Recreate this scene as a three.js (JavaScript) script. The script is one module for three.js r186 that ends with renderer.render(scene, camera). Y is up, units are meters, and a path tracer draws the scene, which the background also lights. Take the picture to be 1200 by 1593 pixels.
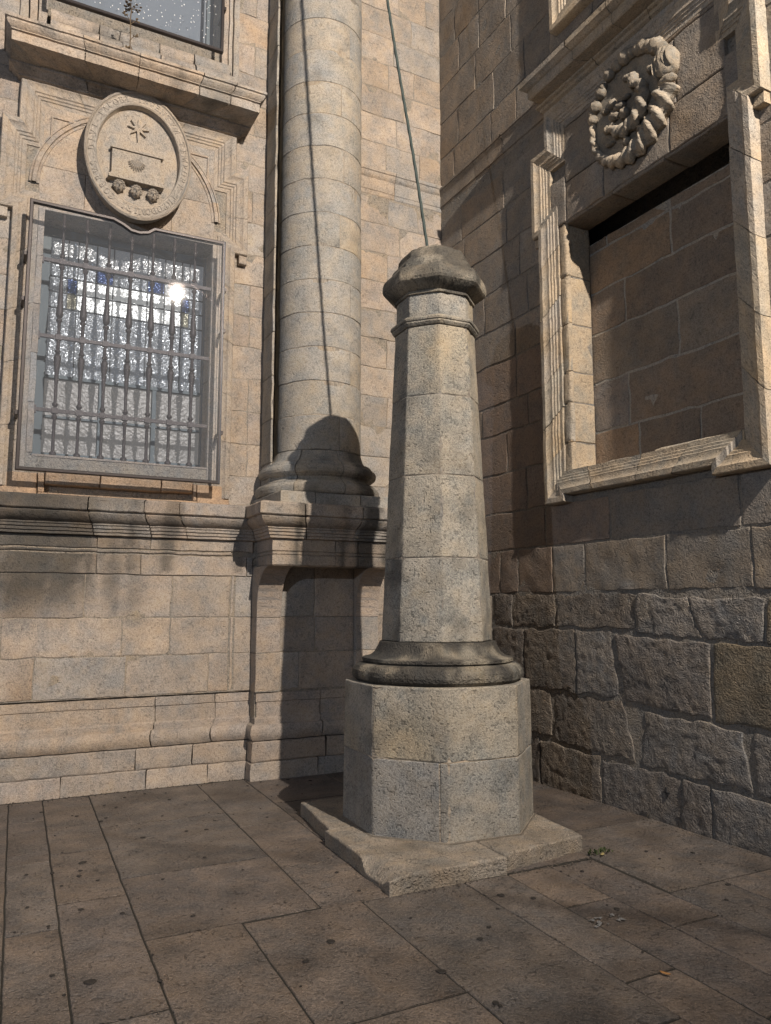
import * as THREE from 'three';
import { ImprovedNoise } from 'three/addons/math/ImprovedNoise.js';
import { mergeGeometries, toCreasedNormals } from 'three/addons/utils/BufferGeometryUtils.js';
import { TextGeometry } from 'three/addons/geometries/TextGeometry.js';
import { FontLoader } from 'three/addons/loaders/FontLoader.js';

// ---------------------------------------------------------------- camera, night sky, lights, exposure
const scene = new THREE.Scene();
const camera = new THREE.PerspectiveCamera(66.93, 771 / 1024, 0.05, 400);
camera.position.set(0, 1.6, 0);
const yaw = 27.1 * Math.PI / 180, pitch = Math.atan(144 / 1209);
camera.lookAt(Math.sin(yaw) * Math.cos(pitch), 1.6 + Math.sin(pitch), -Math.cos(yaw) * Math.cos(pitch));
scene.add(camera);
const renderer = new THREE.WebGLRenderer({ antialias: true });
renderer.setSize(771, 1024);
renderer.toneMapping = THREE.LinearToneMapping;
renderer.toneMappingExposure = 1.05;
renderer.shadowMap.enabled = true;
{ // overcast city night: an even, dim grey sky
  const w = 64, h = 32, d = new Float32Array(w * h * 4);
  for (let i = 0; i < w * h; i++) { const v = Math.floor(i / w) / h; const k = 0.9 + 0.2 * v; d.set([0.060 * k, 0.072 * k, 0.100 * k, 1], i * 4); }
  const t = new THREE.DataTexture(d, w, h, THREE.RGBAFormat, THREE.FloatType);
  t.mapping = THREE.EquirectangularReflectionMapping; t.magFilter = THREE.LinearFilter; t.needsUpdate = true;
  scene.background = t; scene.environment = t; scene.backgroundIntensity = 1; scene.environmentIntensity = 1;
}
const moon = new THREE.DirectionalLight(0xdfe6f5, 0.02);
moon.position.set(-6, 30, 18); moon.target.position.set(2, 0, -5); moon.castShadow = true; moon.shadow.radius = 2;
moon.shadow.camera.left = -14; moon.shadow.camera.right = 14; moon.shadow.camera.top = 14; moon.shadow.camera.bottom = -14; moon.shadow.camera.far = 80;
scene.add(moon, moon.target);
const LAMP = { pos: [3.0, 8.88, 3.6], color: [1.0, 0.885, 0.762], cd: 590 };      // wall lantern on the side wall, seen mirrored in the glazed screen
const LAMP2 = { pos: [-7.0, 4.4, 1.75], color: [0.74, 0.84, 1.0], cd: 68 };       // street lantern out to the left

// ---------------------------------------------------------------- helpers
let seed = 12345;
const rnd = () => { seed = (seed * 1664525 + 1013904223) >>> 0; return seed / 4294967296; };
const rr = (a, b) => a + (b - a) * rnd();
const IN = new ImprovedNoise();
const N3 = (x, y, z) => IN.noise(x + 31.7, y + 17.3, z + 57.9);
const fbm = (x, y, z, o = 4) => { let s = 0, a = 1, f = 1, t = 0; for (let i = 0; i < o; i++) { s += a * N3(x * f + i * 9.1, y * f, z * f); t += a; a *= 0.5; f *= 2.03; } return s / t; };
const ss = (a, b, x) => { const t = Math.min(1, Math.max(0, (x - a) / (b - a))); return t * t * (3 - 2 * t); };
const mix = (a, b, t) => a + (b - a) * t;
const mix3 = (a, b, t) => [mix(a[0], b[0], t), mix(a[1], b[1], t), mix(a[2], b[2], t)];
const V = (x, y, z) => new THREE.Vector3(x, y, z);
const used = {};
function numbered(n) { const k = used[n] = (used[n] ?? -1) + 1; return k ? `${n}_${String(k).padStart(3, '0')}` : n; }
function tag(o, label, category, group, kind) {
  if (label) o.userData.label = label;
  if (category) o.userData.category = category;
  if (group) o.userData.group = group;
  if (kind) o.userData.kind = kind;
  return o;
}
function thing(name, label, category, base = [0, 0, 0], group, kind) {
  const g = new THREE.Group(); g.name = numbered(name); g.position.set(...base); scene.add(g);
  return tag(g, label, category, group, kind ?? 'thing');
}
function worldOf(o) { const p = V(0, 0, 0); while (o && o !== scene) { p.add(o.position); o = o.parent; } return p; }
function part(parent, name, geo, mat, kind) { // geo given in world metres
  const m = new THREE.Mesh(geo, mat); m.name = parent === scene ? numbered(name) : name;
  const b = worldOf(parent); geo.translate(-b.x, -b.y, -b.z);
  m.castShadow = m.receiveShadow = true; if (kind) m.userData.kind = kind;
  parent.add(m); return m;
}
const merged = (gs) => mergeGeometries(gs.map(g => { const q = g.index ? g.toNonIndexed() : g; for (const k of Object.keys(q.attributes)) if (!['position', 'normal', 'uv', 'color'].includes(k)) q.deleteAttribute(k); return q; }));

// ---------------------------------------------------------------- textures: granite grain, its relief, hammered glass
function lattice(n, s) { const a = new Float32Array(n * n); let q = s; for (let i = 0; i < a.length; i++) { q = (q * 1664525 + 1013904223) >>> 0; a[i] = q / 4294967296; } return a; }
function tileNoise(size, period, s) { // value noise that tiles
  const L = lattice(period, s), out = new Float32Array(size * size);
  for (let y = 0; y < size; y++) for (let x = 0; x < size; x++) {
    const fx = x / size * period, fy = y / size * period, x0 = Math.floor(fx), y0 = Math.floor(fy); let tx = fx - x0, ty = fy - y0;
    tx = tx * tx * (3 - 2 * tx); ty = ty * ty * (3 - 2 * ty);
    const x1 = (x0 + 1) % period, y1 = (y0 + 1) % period;
    out[y * size + x] = mix(mix(L[y0 * period + x0], L[y0 * period + x1], tx), mix(L[y1 * period + x0], L[y1 * period + x1], tx), ty);
  }
  return out;
}
const enc = (l) => { l = Math.min(1, Math.max(0, l)); return Math.round(255 * (l <= 0.0031308 ? 12.92 * l : 1.055 * Math.pow(l, 1 / 2.4) - 0.055)); };
const TS = 1024;
function graniteTextures(sd, contrast, pit) {
  const n8 = tileNoise(TS, 9, sd + 1), n24 = tileNoise(TS, 27, sd + 2), n70 = tileNoise(TS, 75, sd + 3), n180 = tileNoise(TS, 190, sd + 4), n400 = tileNoise(TS, 420, sd + 5), pits = tileNoise(TS, 110, sd + 6), pmask = tileNoise(TS, 21, sd + 7);
  const c = new Uint8Array(TS * TS * 4), b = new Uint8Array(TS * TS * 4);
  for (let i = 0; i < TS * TS; i++) {
    const g = n400[i] - 0.5, m = n180[i] - 0.5;
    let v = 0.82 + contrast * (0.16 * (n8[i] - 0.5) + 0.12 * (n24[i] - 0.5) + 0.10 * (n70[i] - 0.5) + 0.26 * m + 0.50 * g);
    if (n400[i] + 0.5 * n180[i] > 1.24) v *= 1.16;                  // feldspar
    if (n400[i] + n180[i] * 0.45 < 0.22) v *= 0.74;                  // mica
    const p = ss(0.80, 0.95, pits[i] + 0.25 * (pmask[i] - 0.5)) * pit;
    v *= 1 - 0.25 * p;
    const warm = (n24[i] - 0.5) * 0.10 + (n8[i] - 0.5) * 0.10;
    c[i * 4] = enc(v * (1 + warm)); c[i * 4 + 1] = enc(v); c[i * 4 + 2] = enc(v * (1 - warm * 1.3)); c[i * 4 + 3] = 255;
    const hgt = 0.55 + 0.22 * (n24[i] - 0.5) + 0.24 * (n70[i] - 0.5) + 0.34 * m + 0.26 * g - 0.40 * p;
    b[i * 4] = b[i * 4 + 1] = b[i * 4 + 2] = Math.round(255 * Math.min(1, Math.max(0, hgt))); b[i * 4 + 3] = 255;
  }
  const T = (a, srgb) => { const t = new THREE.DataTexture(a, TS, TS, THREE.RGBAFormat); t.wrapS = t.wrapT = THREE.RepeatWrapping; t.magFilter = THREE.LinearFilter; t.minFilter = THREE.LinearMipmapLinearFilter; t.generateMipmaps = true; if (srgb) t.colorSpace = THREE.SRGBColorSpace; t.repeat.set(1 / 1.7, 1 / 1.7); t.needsUpdate = true; return t; };
  return [T(c, true), T(b, false)];
}
const [gMap, gBump] = graniteTextures(11, 1.0, 1.0);
const [fMap, fBump] = graniteTextures(77, 1.35, 1.4);
function hammered() {
  const S = 512, n = tileNoise(S, 44, 5), n2 = tileNoise(S, 90, 6), a = new Uint8Array(S * S * 4);
  for (let i = 0; i < S * S; i++) { const h = 0.72 * n[i] + 0.28 * n2[i]; a[i * 4] = a[i * 4 + 1] = a[i * 4 + 2] = Math.round(255 * h); a[i * 4 + 3] = 255; }
  const t = new THREE.DataTexture(a, S, S, THREE.RGBAFormat); t.wrapS = t.wrapT = THREE.RepeatWrapping; t.magFilter = THREE.LinearFilter; t.repeat.set(1 / 0.9, 1 / 0.9); t.needsUpdate = true; return t;
}
const hBump = hammered();
const stoneMat = (name, map, bump, bs, rough) => { const m = new THREE.MeshStandardMaterial({ color: 0xffffff, vertexColors: true, map, bumpMap: bump, bumpScale: bs, roughness: rough, metalness: 0, side: THREE.DoubleSide }); m.name = name; return m; };
const M = {
  ashlar: stoneMat('ashlar_granite', gMap, gBump, 0.0045, 0.86),
  rough: stoneMat('rough_granite', gMap, gBump, 0.012, 0.88),
  fine: stoneMat('carved_granite', gMap, gBump, 0.005, 0.86),
  floor: stoneMat('paving_granite', fMap, fBump, 0.010, 0.50),
  pillar: stoneMat('pillar_granite', fMap, fBump, 0.005, 0.84),
  iron: new THREE.MeshStandardMaterial({ color: new THREE.Color().setRGB(0.048, 0.036, 0.034), roughness: 0.5, metalness: 0.35, bumpMap: gBump, bumpScale: 0.002 }),
  frameMetal: new THREE.MeshStandardMaterial({ color: new THREE.Color().setRGB(0.030, 0.024, 0.024), roughness: 0.42, metalness: 0.4 }),
  lead: new THREE.MeshStandardMaterial({ color: new THREE.Color().setRGB(0.05, 0.055, 0.06), roughness: 0.6, metalness: 0.5 }),
  timber: new THREE.MeshStandardMaterial({ color: new THREE.Color().setRGB(0.10, 0.125, 0.135), roughness: 0.6 }),
  dark: new THREE.MeshStandardMaterial({ color: new THREE.Color().setRGB(0.02, 0.02, 0.022), roughness: 0.9 }),
  mortar: new THREE.MeshStandardMaterial({ color: new THREE.Color().setRGB(0.33, 0.285, 0.23), roughness: 0.95, map: gMap, bumpMap: gBump, bumpScale: 0.012 }),
  mortarDark: new THREE.MeshStandardMaterial({ color: new THREE.Color().setRGB(0.215, 0.195, 0.170), roughness: 0.95, map: gMap, bumpMap: gBump, bumpScale: 0.012 }),
  soil: new THREE.MeshStandardMaterial({ color: new THREE.Color().setRGB(0.018, 0.016, 0.012), roughness: 0.95, map: fMap, bumpMap: fBump, bumpScale: 0.01 }),
  rope: new THREE.MeshStandardMaterial({ color: new THREE.Color().setRGB(0.034, 0.050, 0.046), roughness: 0.8 }),
};

// ---------------------------------------------------------------- colour of a piece of stone (its own mineral colour, iron stain, crust)
function toner(base, alt, o = {}) {
  const s = o.s ?? rnd() * 50, k = o.k ?? 0.55, c0 = o.v ?? 0.10;
  const j = 1 + rr(-0.5, 0.5) * (o.j ?? 0.12);
  return (p) => {
    const a = ss(-0.05, 0.45, fbm(p.x * 1.6 + s, p.y * 1.6, p.z * 1.6 + s, 3));
    let c = mix3(base, alt, a * k);
    const m = 1 + c0 * 2 * fbm(p.x * 5 + s, p.y * 5 + 3, p.z * 5, 3);
    c = [c[0] * m * j, c[1] * m * j, c[2] * m * j];
    if (o.dirt) { const q = o.dirt(p); c = mix3(c, o.dirtColor ?? [0.055, 0.052, 0.045], q); }
    return c;
  };
}
function finish(pos, idx, uv, tone, wantOut) {
  const g = new THREE.BufferGeometry();
  if (wantOut) { // make the triangles face out
    let s = 0;
    for (let i = 0; i < idx.length; i += 3) {
      const a = pos[idx[i]], b = pos[idx[i + 1]], c = pos[idx[i + 2]];
      const n = V(0, 0, 0).crossVectors(b.clone().sub(a), c.clone().sub(a));
      s += n.dot(wantOut(a));
    }
    if (s < 0) for (let i = 0; i < idx.length; i += 3) { const t = idx[i]; idx[i] = idx[i + 1]; idx[i + 1] = t; }
  }
  const P = new Float32Array(pos.length * 3), U = new Float32Array(uv), C = new Float32Array(pos.length * 3);
  pos.forEach((p, i) => { P.set([p.x, p.y, p.z], i * 3); if (tone) C.set(tone(p), i * 3); });
  g.setAttribute('position', new THREE.BufferAttribute(P, 3));
  g.setAttribute('uv', new THREE.BufferAttribute(U, 2));
  if (tone) g.setAttribute('color', new THREE.BufferAttribute(C, 3));
  g.setIndex(idx); g.computeVertexNormals();
  return g;
}
// one squared stone: a quad in the (u, v) of a surface, worn edges, uneven face, sides going back into the joint
function stone(Mp, q, o = {}) {
  const gap = o.gap ?? 0.004, r = o.r ?? 0.006, amp = o.amp ?? 0.003, f = o.f ?? 4, out = o.out ?? 0, depth = o.depth ?? 0.03, wob = o.wob ?? 0.004, s0 = rnd() * 40;
  const w = o.w ?? Math.hypot(q[1][0] - q[0][0], q[1][1] - q[0][1]), w2 = Math.hypot(q[2][0] - q[3][0], q[2][1] - q[3][1]), h = o.h ?? (Math.hypot(q[3][0] - q[0][0], q[3][1] - q[0][1]) + Math.hypot(q[2][0] - q[1][0], q[2][1] - q[1][1])) / 2;
  const W = o.w ?? (w + w2) / 2, cell = o.cell ?? 0.09;
  const steps = (L, forced, gp = gap) => {
    if (forced) return forced;
    const g = gp / L, e = Math.min(0.3, r / L), n = Math.max(2, Math.ceil((L - 2 * r) / cell)), a = [g, g + e * 0.3, g + e];
    for (let i = 1; i < n; i++) a.push(g + e + (1 - 2 * (g + e)) * i / n);
    return a.concat([1 - g - e, 1 - g - e * 0.3, 1 - g]);
  };
  const S = steps(W, o.S), T = steps(h, o.T, o.gapV), pos = [], uv = [], idx = [], nx = S.length, ny = T.length, ou = rnd() * 5, ov = rnd() * 5;
  const chip = o.chip !== false && rnd() < 0.38 ? [rnd() < 0.6 ? Math.round(rnd()) : rnd(), Math.round(rnd()), rr(0.02, 0.055), rr(0.003, 0.008)] : null;
  const tiltU = rr(-1, 1) * (o.tilt ?? 0.0025), tiltV = rr(-1, 1) * (o.tilt ?? 0.0025);
  const at = (i, j, back) => {
    const s = S[i], t = T[j];
    let u = mix(mix(q[0][0], q[1][0], s), mix(q[3][0], q[2][0], s), t), v = mix(mix(q[0][1], q[1][1], s), mix(q[3][1], q[2][1], s), t);
    const e = o.closed ? Math.min(t, 1 - t) * h : Math.min(Math.min(s, 1 - s) * W, Math.min(t, 1 - t) * h);
    const d = Math.min(1, Math.max(0, (e - gap) / r));
    let k = out - r * (1 - Math.sqrt(Math.max(0, 1 - (1 - d) * (1 - d))));
    k += tiltU * (s - 0.5) * 2 + tiltV * (t - 0.5) * 2 + amp * (o.big ? 1 : 1) * fbm(u * f + s0, v * f, s0, o.oct ?? 3) * 2;
    if (o.bulge) k += o.bulge * Math.sin(Math.PI * Math.min(1, Math.max(0, s))) ** 0.6 * Math.sin(Math.PI * Math.min(1, Math.max(0, t))) ** 0.6;
    if (o.shape) k += o.shape(s, t, u, v);
    if (chip && !o.closed) { const du = Math.min(Math.abs(s - chip[0]) * W, 9), dv = Math.abs(t - chip[1]) * h; k -= chip[3] * ss(chip[2], chip[2] * 0.35, Math.hypot(du, dv * 1.4) + 0.02 * N3(u * 18, v * 18, s0)); }
    if (back) k = out - depth;
    const us = o.wu ?? 1;
    return Mp(u + wob * 2 * N3(u * us * 7, v * 7, 5.5), v + wob * 2 * N3(u * us * 7, v * 7, 15.5), k);
  };
  for (let j = 0; j < ny; j++) for (let i = 0; i < nx; i++) { pos.push(at(i, j)); uv.push(S[i] * W + ou, T[j] * h + ov); }
  for (let j = 0; j < ny - 1; j++) for (let i = 0; i < nx - 1; i++) { const a = j * nx + i; idx.push(a, a + 1, a + nx + 1, a, a + nx + 1, a + nx); }
  const ring = [];
  for (let i = 0; i < nx; i++) ring.push([i, 0]); for (let j = 1; j < ny; j++) ring.push([nx - 1, j]); for (let i = nx - 2; i >= 0; i--) ring.push([i, ny - 1]); for (let j = ny - 2; j > 0; j--) ring.push([0, j]);
  const b0 = pos.length;
  ring.forEach(([i, j]) => { pos.push(at(i, j, true)); uv.push(S[i] * W + ou + (j > 0 && j < ny - 1 ? (i ? depth : -depth) : 0), T[j] * h + ov + (j === 0 ? -depth : j === ny - 1 ? depth : 0)); });
  ring.forEach(([i, j], n) => { const m = (n + 1) % ring.length, a = j * nx + i, b = ring[m][1] * nx + ring[m][0]; if (o.closed && ((i === 0 && ring[m][0] === 0) || (i === nx - 1 && ring[m][0] === nx - 1))) return; idx.push(a, b0 + n, b0 + m, a, b0 + m, b); });
  const mid = q.reduce((a, c) => [a[0] + c[0] / 4, a[1] + c[1] / 4], [0, 0]);
  const og = o.outAt ?? (() => { const d = Mp(mid[0], mid[1], 1).sub(Mp(mid[0], mid[1], 0)); return () => d; })();
  const G = finish(pos, idx, uv, o.tone, og);
  return o.crease ? toCreasedNormals(G, o.crease) : G;
}
const rect = (u0, u1, v0, v1) => [[u0, v0], [u1, v0], [u1, v1], [u0, v1]];
// a moulding swept along a mitred polyline (p, q) with a profile of [offset to the left of the path, third coordinate]
function sweep(path, prof0, toW, o = {}) {
  const closed = o.closed, n = path.length, segs = closed ? n : n - 1, out = [];
  const prof = [prof0[0]];
  for (let i = 1; i < prof0.length; i++) { const L = Math.hypot(prof0[i][0] - prof0[i - 1][0], prof0[i][1] - prof0[i - 1][1]), k = Math.max(1, Math.ceil(L / (o.pcell ?? 0.09))); for (let j = 1; j <= k; j++) prof.push([mix(prof0[i - 1][0], prof0[i][0], j / k), mix(prof0[i - 1][1], prof0[i][1], j / k)]); }
  const dir = (i) => { const a = path[i % n], b = path[(i + 1) % n], L = Math.hypot(b[0] - a[0], b[1] - a[1]); return [(b[0] - a[0]) / L, (b[1] - a[1]) / L, L]; };
  const mitre = (i) => {
    const prev = closed ? dir((i - 1 + n) % n) : i > 0 ? dir(i - 1) : dir(i), next = closed ? dir(i % n) : i < segs ? dir(i) : dir(i - 1);
    const a = [-prev[1], prev[0]], b = [-next[1], next[0]], k = 1 + a[0] * b[0] + a[1] * b[1];
    return [(a[0] + b[0]) / k, (a[1] + b[1]) / k];
  };
  for (let i = 0; i < segs; i++) {
    if (o.skip?.includes(i)) continue;
    const A = path[i], B = path[(i + 1) % n], L = dir(i)[2], ma = mitre(i), mb = mitre(i + 1);
    let cuts = [0, 1];
    const js = o.joints?.[i];
    if (js) cuts = [0, ...js.map(x => x / L), 1]; else if (o.every && L > o.every * 1.4) { const c = Math.round(L / o.every); cuts = Array.from({ length: c + 1 }, (_, k) => k === 0 || k === c ? k / c : (k + rr(-0.18, 0.18)) / c); }
    for (let c = 0; c < cuts.length - 1; c++) {
      const g = (o.gap ?? 0.003) / L, t0 = cuts[c] + (c > 0 ? g : 0), t1 = cuts[c + 1] - (c < cuts.length - 2 ? g : 0), len = (t1 - t0) * L, m = Math.max(1, Math.ceil(len / (o.cell ?? 0.07)));
      const pos = [], uv = [], idx = [], ou = rnd() * 5, ov = rnd() * 5, amp = o.amp ?? 0.003, dOut = c || cuts.length > 2 ? rr(-1, 1) * (o.uneven ?? 0.002) : 0, s0 = rnd() * 30, np = prof.length;
      for (let j = 0; j <= m; j++) {
        const t = mix(t0, t1, j / m); let acc = 0;
        for (let k = 0; k < np; k++) {
          if (k) acc += Math.hypot(prof[k][0] - prof[k - 1][0], prof[k][1] - prof[k - 1][1]);
          const a = prof[k][0] + dOut, px = mix(A[0] + a * ma[0], B[0] + a * mb[0], t), pq = mix(A[1] + a * ma[1], B[1] + a * mb[1], t);
          const P = toW(px, pq, prof[k][1]);
          if (amp) { const q = 9; P.x += amp * 2 * fbm(P.x * q, P.y * q, P.z * q + s0, 2); P.y += amp * 1.4 * fbm(P.x * q + 9, P.y * q, P.z * q, 2); P.z += amp * 2 * fbm(P.x * q, P.y * q + 7, P.z * q + s0, 2); }
          pos.push(P); uv.push(t * L + ou, acc + ov);
        }
      }
      for (let j = 0; j < m; j++) for (let k = 0; k < np - 1; k++) { const a = j * np + k; idx.push(a, a + np, a + np + 1, a, a + np + 1, a + 1); }
      if (o.caps) for (const j of [0, m]) { const b = pos.length; const cp = V(0, 0, 0); for (let k = 0; k < np; k++) cp.add(pos[j * np + k]); pos.push(cp.multiplyScalar(1 / np)); uv.push(ou, ov); for (let k = 0; k < np - 1; k++) idx.push(b, j * np + k, j * np + k + 1); idx.push(b, j * np + np - 1, j * np); }
      let g2 = finish(pos, idx, uv, typeof o.tone === 'function' ? o.tone(i, c) : null, null);
      g2 = toCreasedNormals(g2, 0.55);
      out.push(g2);
    }
  }
  return out;
}
const metreUV = (g) => { const p = g.attributes.position, n = g.attributes.normal, u = g.attributes.uv; for (let i = 0; i < p.count; i++) { const ax = Math.abs(n.getX(i)), ay = Math.abs(n.getY(i)), az = Math.abs(n.getZ(i)); if (az >= ax && az >= ay) u.setXY(i, p.getX(i), p.getY(i)); else if (ax >= ay) u.setXY(i, p.getZ(i), p.getY(i)); else u.setXY(i, p.getX(i), p.getZ(i)); } return g; };
const box = (x0, x1, y0, y1, z0, z1) => { const g = new THREE.BoxGeometry(x1 - x0, y1 - y0, z1 - z0); g.translate((x0 + x1) / 2, (y0 + y1) / 2, (z0 + z1) / 2); return metreUV(g); };
const tube = (pts, r, seg = 40, rad = 8) => new THREE.TubeGeometry(new THREE.CatmullRomCurve3(pts.map(p => V(...p))), seg, r, rad);

// surfaces: (u, v, out) -> world
const ZL = -7.42, XR = 4.52;
const ML = (u, v, o) => V(u, v, ZL + o);              // the church front, u = x
const MR = (u, v, o) => V(XR - o, v, u);              // the side wall, u = z
const MF = (u, v, o) => V(u, o, v);                   // the ground, u = x, v = z

// ---------------------------------------------------------------- ground
{
  const g = new THREE.PlaneGeometry(240, 240); g.rotateX(-Math.PI / 2); g.translate(0, -0.0055, 0);
  tag(part(scene, 'ground', g, M.soil), null, null, null, 'structure');
  const pav = thing('pavement', null, null, [0, 0, 0], null, 'structure');
  const FC = [[0.146, 0.120, 0.101], [0.132, 0.110, 0.096], [0.156, 0.126, 0.104], [0.136, 0.117, 0.103]], FA = [0.088, 0.072, 0.061];
  let n = 0;
  const bandShadeAndStain = (p) => { // cable shadow bands painted dark with ragged edges, plus random dark blotches
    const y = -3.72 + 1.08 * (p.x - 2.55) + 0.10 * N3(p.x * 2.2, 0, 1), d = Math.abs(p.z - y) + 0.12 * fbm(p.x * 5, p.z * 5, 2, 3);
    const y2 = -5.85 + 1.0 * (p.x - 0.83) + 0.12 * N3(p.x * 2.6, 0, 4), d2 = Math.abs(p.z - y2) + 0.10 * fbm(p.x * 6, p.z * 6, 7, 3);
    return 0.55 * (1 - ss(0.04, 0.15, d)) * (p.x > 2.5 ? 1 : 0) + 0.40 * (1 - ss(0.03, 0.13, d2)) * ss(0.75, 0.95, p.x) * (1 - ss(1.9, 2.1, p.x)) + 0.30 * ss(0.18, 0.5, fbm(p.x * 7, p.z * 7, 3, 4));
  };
  const flag = (q, detail = 1) => {
    const b = FC[Math.floor(rnd() * 4)];
    const g = stone(MF, q, { gap: 0.0035, gapV: 0.008, r: 0.0065, amp: 0.0022, f: 3.5, oct: 4, depth: 0.05, wob: 0.002, tilt: 0.0012, chip: false, cell: detail ? 0.06 : 0.3, tone: toner(b, FA, { k: 0.85, v: 0.26, j: 0.34, dirt: bandShadeAndStain, dirtColor: [0.040, 0.030, 0.024] }) });
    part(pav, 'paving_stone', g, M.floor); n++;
  };
  // the lines the joints run along (x leans a little with z)
  const L = (x, z) => x - 0.030 * (z + 4);
  const row = (xa, xb, zs, d = 1) => { for (let i = 0; i < zs.length - 1; i++) flag([[L(xa, zs[i + 1]), zs[i + 1]], [L(xb, zs[i + 1]), zs[i + 1]], [L(xb, zs[i]), zs[i]], [L(xa, zs[i]), zs[i]]], d); };
  row(-0.72, -0.30, [-7.15, -5.9, -4.8, -3.6, -2.6, -1.4, 0.2, 1.6]);
  row(-0.30, 0.15, [-7.15, -5.2, -4.1, -3.0, -2.0, -0.9, 0.3, 1.6]);
  row(0.15, 0.40, [-7.15, -6.5, -5.48, -4.36, -3.1, -2.0, -0.8, 0.6, 1.6]);
  row(0.40, 0.76, [-7.15, -5.60, -4.69, -3.33, -2.3, -1.2, 0.2, 1.6]);
  row(0.76, 1.67, [-7.15, -6.10, -4.95, -4.02]);
  row(1.67, 2.10, [-7.15, -5.66, -3.99]);
  row(2.10, 2.86, [-7.15, -6.2, -5.0, -4.0]); row(2.86, 3.52, [-7.15, -5.9, -4.9, -4.0]);
  row(0.76, 1.24, [-4.02, -2.9, -1.7, -0.4, 1.6]);
  row(1.24, 1.90, [-4.01, -2.90, -1.6, -0.2, 1.6]);
  row(1.90, 2.55, [-3.99, -2.35, -1.2, 0.1, 1.6]);
  row(2.55, 2.85, [-3.98, -2.66, -1.6, -0.3, 1.6]);
  row(2.85, 3.17, [-3.98, -3.42, -2.2, -1.1, 0.3, 1.6]);
  row(3.17, 3.50, [-3.97, -2.98, -1.9, -0.7, 0.5, 1.6]);
  row(3.52, 4.62, [-7.15, -5.6, -4.49, -3.33]);
  row(3.50, 3.93, [-3.33, -2.5, -1.4, -0.2, 1.6]); row(3.93, 4.62, [-3.33, -2.2, -1.0, 0.4, 1.6]);
  for (let x = -4.8; x < -0.8; x += 0.68) row(x, x + 0.68, [-7.15, -5.6, -4.1, -2.7, -1.2, 0.3, 1.6], 0);
  // dark trodden spots of old chewing gum
  const gs = [], spot = (x, z, s) => { const h = new THREE.CylinderGeometry(s, s * 1.1, 0.0025, 9); const a = h.attributes.position; for (let i = 0; i < a.count; i++) { const t = Math.atan2(a.getZ(i), a.getX(i)), k = 1 + 0.35 * N3(Math.cos(t) * 1.5 + x * 9, Math.sin(t) * 1.5, z * 9); a.setX(i, a.getX(i) * k * 1.2); a.setZ(i, a.getZ(i) * k); } h.computeVertexNormals(); h.rotateY(rnd() * 6); h.translate(x, 0.0045, z); gs.push(h); };
  spot(0.48, -3.70, 0.022); spot(0.62, -5.35, 0.02); spot(1.86, -3.10, 0.018); spot(1.55, -3.6, 0.018); spot(2.2, -3.3, 0.012); spot(3.05, -3.28, 0.014); spot(2.62, -3.72, 0.016); spot(2.75, -3.6, 0.013);
  for (let i = 0; i < 120; i++) spot(rr(0.1, 4.4), rr(-7.0, -2.4), rr(0.004, 0.013));
  tag(part(scene, 'gum_spots', merged(gs), new THREE.MeshStandardMaterial({ color: new THREE.Color().setRGB(0.018, 0.015, 0.013), roughness: 0.7 })), 'small dark trodden gum spots scattered over the paving stones', 'gum', null, 'stuff');
}

// ---------------------------------------------------------------- the church front (left wall)
const LC = [[0.405, 0.342, 0.282], [0.395, 0.338, 0.285], [0.372, 0.335, 0.295], [0.415, 0.338, 0.265], [0.39, 0.326, 0.272], [0.42, 0.352, 0.288]], LA = [0.38, 0.275, 0.185], LG = [0.30, 0.285, 0.26];
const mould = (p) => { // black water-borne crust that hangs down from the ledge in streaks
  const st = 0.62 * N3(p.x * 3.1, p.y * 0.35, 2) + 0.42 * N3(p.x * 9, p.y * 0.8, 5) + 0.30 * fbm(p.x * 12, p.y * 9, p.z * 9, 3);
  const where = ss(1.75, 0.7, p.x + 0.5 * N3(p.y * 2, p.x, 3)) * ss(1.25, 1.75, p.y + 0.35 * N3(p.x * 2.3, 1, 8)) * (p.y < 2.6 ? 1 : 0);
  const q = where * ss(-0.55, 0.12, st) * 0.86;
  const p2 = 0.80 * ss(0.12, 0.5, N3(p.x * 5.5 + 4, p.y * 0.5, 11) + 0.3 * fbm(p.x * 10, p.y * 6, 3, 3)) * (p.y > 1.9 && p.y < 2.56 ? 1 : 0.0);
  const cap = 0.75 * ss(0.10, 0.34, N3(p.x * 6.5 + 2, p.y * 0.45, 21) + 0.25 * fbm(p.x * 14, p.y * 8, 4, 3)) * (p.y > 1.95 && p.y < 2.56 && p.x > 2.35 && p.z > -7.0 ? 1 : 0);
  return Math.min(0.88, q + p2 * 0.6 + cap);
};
const crust = (amt, lo = 0.02, hi = 0.4) => (p) => amt * ss(lo, hi, fbm(p.x * 4.2 + 5, p.y * 4.2, p.z * 4.2, 4));
const lt = (o = {}) => { const b = LC[Math.floor(rnd() * LC.length)], g = rnd(); return toner(b, g < 0.3 ? LG : LA, { k: g < 0.3 ? 0.6 : g > 0.86 ? 0.75 : 0.32, v: 0.13, j: 0.22, ...o }); };
const wall = thing('church_wall', 'tall granite church front with ledge, ashlar blocks and mouldings, on the left', 'wall', [1.9, 0, ZL]);
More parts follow.
